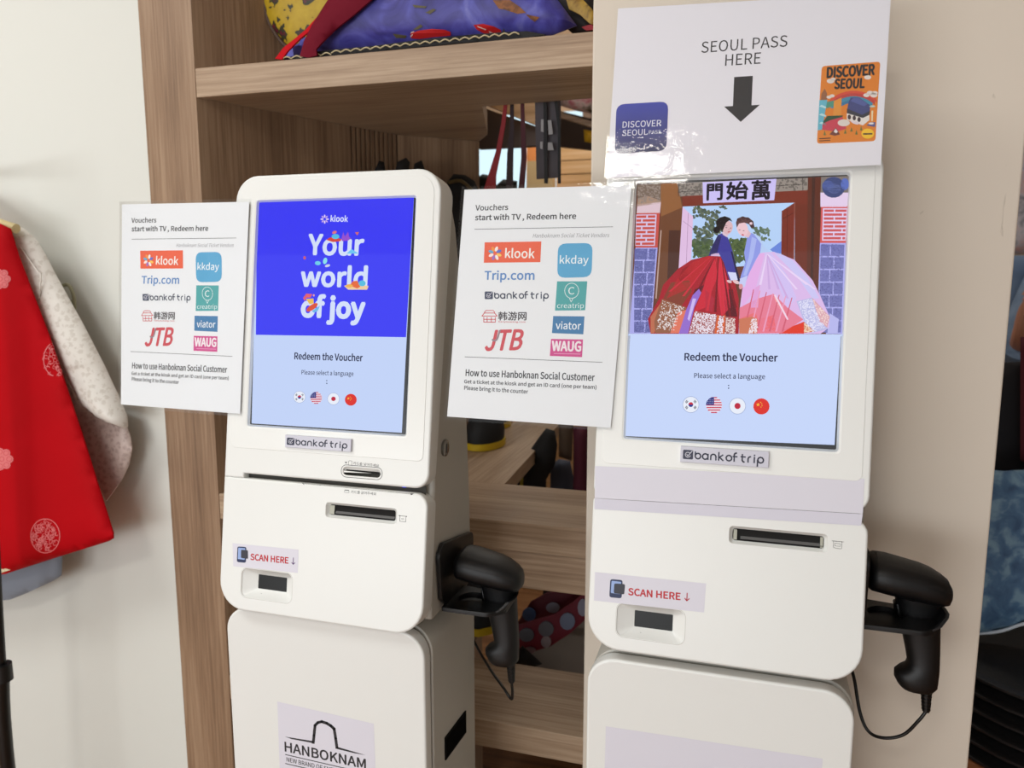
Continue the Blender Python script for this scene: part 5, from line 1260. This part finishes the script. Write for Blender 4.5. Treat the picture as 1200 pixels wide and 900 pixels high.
# bright window and goods in the far room
wn = MB().box(-1.55, -.75, 3.6, 3.64, 1.55, 2.1).build('window_1', lit((214, 240, 250), 1.15)); struct(wn)
MB().box(-1.58, -1.55, 3.58, 3.66, 1.5, 2.15).build('window_frame', flat((120, 96, 80), rough=.6), wn)
MB().box(-.75, -.71, 3.58, 3.66, 1.5, 2.15).build('window_frame', flat((120, 96, 80), rough=.6), wn)
MB().box(-4, -1.58, 3.6, 3.7, 0, 2.7).build('wall_inner', flat((120, 100, 86), rough=.8)); bpy.data.objects['wall_inner']['kind'] = 'structure'
MB().box(-1.58, -.3, 3.6, 3.7, 2.1, 2.7).build('wall_inner', flat((190, 160, 132), rough=.8)); bpy.data.objects['wall_inner.001']['kind'] = 'structure'
cb = thing('display_counter', 'counter with stacked wooden boxes beyond the shelves', 'counter', (-.35, 3.2, 0))
wf = wood('far_wood', 0, (196, 150, 98), (220, 176, 126), (236, 200, 160), .4)
MB().box(-1.1, -.1, 3.0, 3.4, 1.28, 1.34).build('counter_top', wf, cb)
MB().box(-1.08, -.12, 3.03, 3.38, 0, 1.28).build('counter_body', wf, cb)
for x0, z0, c, lab in ((-.62, 1.3405, (224, 178, 118), 'left'), (-.40, 1.3405, (226, 186, 140), 'right')):
    pass
for i, (a, b, c_, d, col, lab) in enumerate((((654), 172, 700, 188, (222, 160, 96), 'upper orange wooden box on the far counter'), (652, 188, 700, 204, (232, 186, 130), 'middle pale wooden box on the far counter'), (652, 204, 700, 216, (226, 190, 150), 'lower wooden box on the far counter'))):
    q0, q1 = hy(a, b, 3.1), hy(c_, d, 3.1); q1.z = hy(a, d, 3.1).z
    o = MB().box(q0.x, q1.x + .1, 3.1, 3.3, q1.z if i < 2 else 1.341, q0.z - .004).build('wooden_box', wf); tag(o, lab, 'box')
q0, q1 = hy(617, 169, 3.1), hy(629, 180, 3.1)
o = MB().box(q0.x, q1.x, 3.1, 3.2, 1.341, q0.z).build('orange_packet', flat((236, 150, 86), rough=.6)); tag(o, 'orange packet standing in front of the bright window', 'packet')
o = MB().box(hy(620, 195, 3.05).x, hy(650, 195, 3.05).x, 3.02, 3.07, 1.341, hy(620, 190, 3.05).z).build('beige_folder', flat((222, 190, 140), rough=.7)); tag(o, 'beige folder standing left of the far wooden boxes', 'folder')
# second shelf beyond, with a floral hat and yellow pouch
s2 = thing('far_shelf', 'oak shelf bracket run behind the top shelf near the pillar', 'shelf', (-.5, 2.1, 1.6))
def slab(pts, y0, y1, nm, mat, parent):
    P = ytrace(pts, y0); mb = MB(); n = len(P)
    mb.add([(x, y0, z) for x, z in P] + [(x, y1, z) for x, z in P], [tuple(range(n)), tuple(range(n, 2 * n))[::-1]] + [(i, (i + 1) % n, n + (i + 1) % n, n + i) for i in range(n)])
    return mb.build(nm, mat, parent)
slab([(560, 119), (627, 146), (627, 113), (560, 108)], 1.9, 1.925, 'shelf_edge', wf, s2)
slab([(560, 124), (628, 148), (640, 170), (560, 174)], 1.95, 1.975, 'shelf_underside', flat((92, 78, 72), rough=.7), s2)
slab([(655, 131), (697, 143), (697, 150), (655, 137)], 2.2, 2.22, 'shelf_edge', OAK_H, s2)
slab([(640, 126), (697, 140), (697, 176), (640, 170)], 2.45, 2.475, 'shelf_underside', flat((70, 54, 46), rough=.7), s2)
o = shape([(656, 112), (697, 112), (697, 134), (676, 130), (657, 124)], 2.15, 'floral_hat', blotch('far_floral', [(.3, (206, 96, 120)), (.5, (226, 200, 196)), (.7, (84, 76, 50))], 40), None, bulge=.03); tag(o, 'pink and green floral hat on the shelf beyond the pillar edge', 'hat')
o = shape([(684, 152), (696, 154), (696, 168), (685, 166)], 2.2, 'yellow_pouch', flat((206, 160, 20), rough=.6), None, bulge=.02); tag(o, 'small yellow pouch hanging beyond the pillar edge', 'pouch')

# ------------------------------------------------------------------ strip at the far right
blue_br = blotch('blue_brocade', [(.3, (66, 96, 132)), (.5, (86, 122, 158)), (.62, (126, 160, 184))], 30, rough=.45, bump=.2, bscale=20)
sk = thing('blue_skirt', 'pale blue brocade hanbok skirt with white hem right of the pillar', 'clothing', hy(1230, 745, 1.75))
so_ = [(1100, 545), (1175, 552), (1300, 545), (1420, 540), (1420, 690), (1300, 715), (1240, 725), (1200, 730), (1175, 738), (1150, 741), (1100, 742)]
panel(ytrace(so_, 1.75), place(1.75), 'skirt_cloth', blue_br, sk, step=.02, bulge=.04, thick=.004, back='pillow', wave=lambda x, z: .012 * math.sin(x * 30))
MB().tube([hy(1100, 743, 1.75), hy(1150, 742, 1.735), hy(1175, 739, 1.73), hy(1200, 731, 1.73), hy(1240, 726, 1.73), hy(1300, 716, 1.74)], .0035, 8).build('hem_cord', flat((206, 216, 226), rough=.6), sk, smooth=60)
o = panel(ytrace([(1100, 700), (1400, 660), (1400, 740), (1200, 757), (1150, 768), (1100, 775)], 2.14), place(2.14), 'navy_cloth', flat((16, 20, 66), rough=.6), None, step=.03, bulge=.02, thick=.004); tag(o, 'navy blue cloth band under the pale blue skirt', 'cloth')
zc0 = hy(1133, 890, 1.6).z
tb = MB().box(.33, 1.3, 1.5, 2.1, zc0 - .05, zc0 - .012).build('low_table', wood('low_table_wood', 0, (120, 70, 40), (168, 106, 66), (190, 130, 90), .6)); tag(tb, 'low brown wooden table carrying the stack of black hats', 'table')
for x, y in ((.36, 1.53), (1.26, 1.53), (.36, 2.07), (1.26, 2.07)): MB().box(x - .02, x + .02, y - .02, y + .02, 0, zc0 - .05).build('leg', OAK_V, tb)
ht = hy(1150, 780, 1.6).z - zc0
cx0, cy0 = .70, 1.80
for i in range(6):
    z0 = zc0 - .0115 + i * .034
    t = thing('black_brim_hat', 'round black hat, number from the table up: ' + ['lowest', 'second', 'third', 'fourth', 'fifth', 'topmost'][i] + ' in the stack', 'hat', (cx0, cy0, z0), 'stack of round black hats')
    t['label'] = ['lowest', 'second lowest', 'third lowest', 'third highest', 'second highest', 'topmost'][i] + ' round black hat of the stack right of the pillar'
    prof = [(.02, .024), (.15, .026), (.25, .018), (.29, .006), (.292, .002), (.285, 0), (.02, .001)]
    MB().loft([[Vector((cx0 + r_ * math.cos(R(a)), cy0 + r_ * math.sin(R(a)), z0 + h_)) for a in range(0, 360, 10)] for r_, h_ in prof]).build('hat_brim', flat((16, 15, 16), rough=.7, bump=.3, bscale=300), t, smooth=40)
    MB().loft([[Vector((cx0 + .288 * math.cos(R(a)) + dr * math.cos(R(a)), cy0 + (.288 + dr) * math.sin(R(a)), z0 + h_)) for a in range(0, 360, 10)] for dr, h_ in ((0, .001), (.006, .003), (.006, .008), (0, .01))]).build('brim_band', flat((30, 29, 30), rough=.5), t, smooth=40)
# shopper whose arm shows at the edge of the frame
def figure():
    A_ = hy(1196, 372, 2.3)
    sx_, sy_ = A_.x + .09, 2.38
    skin = flat((196, 140, 116), rough=.55)
    t = thing('person', 'person in a pale blue jacket at the right edge, one forearm showing past the pillar', 'person', (sx_ + .18, sy_ + .05, 0))
    V = [((.18, .05, .92), .13), ((.18, .05, 1.1), .12), ((.18, .05, 1.32), .14), ((.18, .05, 1.42), .06), ((.18, .04, 1.5), .055), ((.18, .03, 1.58), .085), ((.18, .03, 1.66), .08),
         ((.02, .05, 1.37), .06), ((-.05, .0, 1.14), .045), ((-.075, -.08, 1.2), .034), ((-.08, -.1, 1.27), .026),
         ((.34, .05, 1.37), .06), ((.4, .03, 1.12), .045), ((.38, -.08, .92), .032),
         ((.1, .05, .85), .09), ((.09, .05, .48), .06), ((.09, .06, .08), .042), ((.09, -.06, .04), .035),
         ((.26, .05, .85), .09), ((.27, .05, .48), .06), ((.27, .06, .08), .042), ((.27, -.06, .04), .035)]
    E_ = [(0, 1), (1, 2), (2, 3), (3, 4), (4, 5), (5, 6), (2, 7), (7, 8), (8, 9), (9, 10), (2, 11), (11, 12), (12, 13), (0, 14), (14, 15), (15, 16), (16, 17), (0, 18), (18, 19), (19, 20), (20, 21)]
    V = [((p[0] + sx_, p[1] + sy_, p[2]), r_) for p, r_ in V]
    hd = V[10][0]
    for k, (dx_, dz_) in enumerate(((-.012, .05), (-.004, .06), (.006, .058), (.014, .048))):
        i0 = len(V); V += [((hd[0] + dx_ * .8, hd[1] - .01, hd[2] + .02), .012), ((hd[0] + dx_, hd[1] - .02, hd[2] + dz_ * .8), .0085), ((hd[0] + dx_ * 1.1, hd[1] - .045, hd[2] + dz_), .0075)]
        E_ += [(10, i0), (i0, i0 + 1), (i0 + 1, i0 + 2)]
    i0 = len(V); V += [((hd[0] + .024, hd[1] - .01, hd[2] + .005), .012), ((hd[0] + .03, hd[1] - .035, hd[2] + .025), .009)]; E_ += [(10, i0), (i0, i0 + 1)]
    me = bpy.data.meshes.new('body'); o0 = LOC[t.name]; me.from_pydata([Vector(p) - o0 for p, _ in V], E_, [])
    b = bpy.data.objects.new('body', me); COL.objects.link(b); b.parent = t; me.materials.append(skin)
    m = b.modifiers.new('s', 'SKIN'); sd_ = m
    for i, (_, r_) in enumerate(V): me.skin_vertices[0].data[i].radius = (r_, r_ * .85)
    me.skin_vertices[0].data[0].use_root = True
    b.modifiers.new('d', 'SUBSURF').levels = 2; b.modifiers['d'].render_levels = 2
    # clothing: jacket and skirt shells
    cl = flat((120, 146, 180), rough=.6, var=14, vscale=30)
    cx_, cy_ = sx_ + .18, sy_ + .05
    rr_ = lambda rx, ry, z: [Vector((cx_ + rx * math.cos(R(a)), cy_ + ry * math.sin(R(a)), z)) for a in range(0, 360, 15)]
    MB().loft([rr_(.17, .135, 1.05), rr_(.175, .14, 1.2), rr_(.175, .14, 1.33), rr_(.13, .11, 1.41), rr_(.075, .075, 1.45)], False, False).build('jacket', cl, t, smooth=60)
    MB().tube([Vector((sx_ + .04, sy_ + .05, 1.38)), Vector((sx_ - .02, sy_ + .02, 1.24)), Vector((sx_ - .052, sy_ - .0, 1.135)), Vector((sx_ - .065, sy_ - .045, 1.165))], lambda f: .075 - .022 * f, 16).build('sleeve', cl, t, smooth=60)
    MB().tube([Vector((sx_ + .32, sy_ + .05, 1.38)), Vector((sx_ + .40, sy_ + .04, 1.12)), Vector((sx_ + .385, sy_ - .05, .96))], lambda f: .075 - .02 * f, 16).build('sleeve', cl, t, smooth=60)
    MB().loft([rr_(.14, .12, 1.12), rr_(.2, .2, .9), rr_(.28, .28, .4), rr_(.32, .32, .06)], False, False).build('skirt', flat((60, 20, 34), rough=.7), t, smooth=60)
    MB().loft([[Vector((cx_ + r_ * math.cos(R(a)), cy_ - .0 + r_ * 1.1 * math.sin(R(a)) + .015, z)) for a in range(0, 360, 15)] for r_, z in ((.06, 1.52), (.098, 1.56), (.105, 1.64), (.095, 1.72), (.05, 1.765), (.01, 1.775))]).build('hair', flat((28, 20, 18), rough=.6), t, smooth=60)
    fc = MB()
    for s_ in (-1, 1): fc.loft([[Vector((cx_ + s_ * .03 + .012 * math.cos(R(a)), cy_ - .098 - k * .004, 1.625 + .006 * math.sin(R(a)))) for a in range(0, 360, 45)] for k in (0, 1)])
    fc.build('eyes', flat((30, 24, 22), rough=.4), t)
    MB().add([(cx_, cy_ - .115, 1.6), (cx_ - .012, cy_ - .09, 1.595), (cx_ + .012, cy_ - .09, 1.595), (cx_, cy_ - .09, 1.63)], [(0, 1, 2), (0, 2, 3), (0, 3, 1)]).build('nose', skin, t)
figure()
dk_cl = [([(1168, 430), (1176, 425), (1300, 420), (1300, 600), (1140, 600), (1150, 500)], 1.95, (22, 20, 26), 'dark_garment', 'black garment hanging right of the pillar above the blue skirt', 'clothing'),
         ([(1196, 395), (1300, 390), (1300, 560), (1196, 540)], 1.86, (84, 14, 30), 'maroon_garment', 'maroon garment edge at the right edge of the photo', 'clothing')]
for pts, y, c, nm, lab, cat in dk_cl:
    o = shape(pts, y, nm, flat(c, rough=.8, bump=.3, bscale=20), None, bulge=.02, edge=.05, step=.025); tag(o, lab, cat)
o = shape([(1180, 180), (1300, 170), (1300, 295), (1186, 298), (1182, 240)], 2.7, 'patterned_cloth', blotch('grey_pink_pattern', [(.3, (84, 90, 104)), (.5, (206, 200, 206)), (.7, (226, 178, 170))], 30, sharp=False), None, bulge=.02, step=.04); tag(o, 'grey and pink patterned cloth at the upper right edge', 'cloth')
o = shape([(1175, 300), (1300, 296), (1300, 380), (1175, 372)], 2.5, 'blue_cloth', flat((120, 144, 176), rough=.7, bump=.3, bscale=20), None, bulge=.02, step=.04); tag(o, 'pale blue cloth below the patterned cloth at right edge', 'cloth')
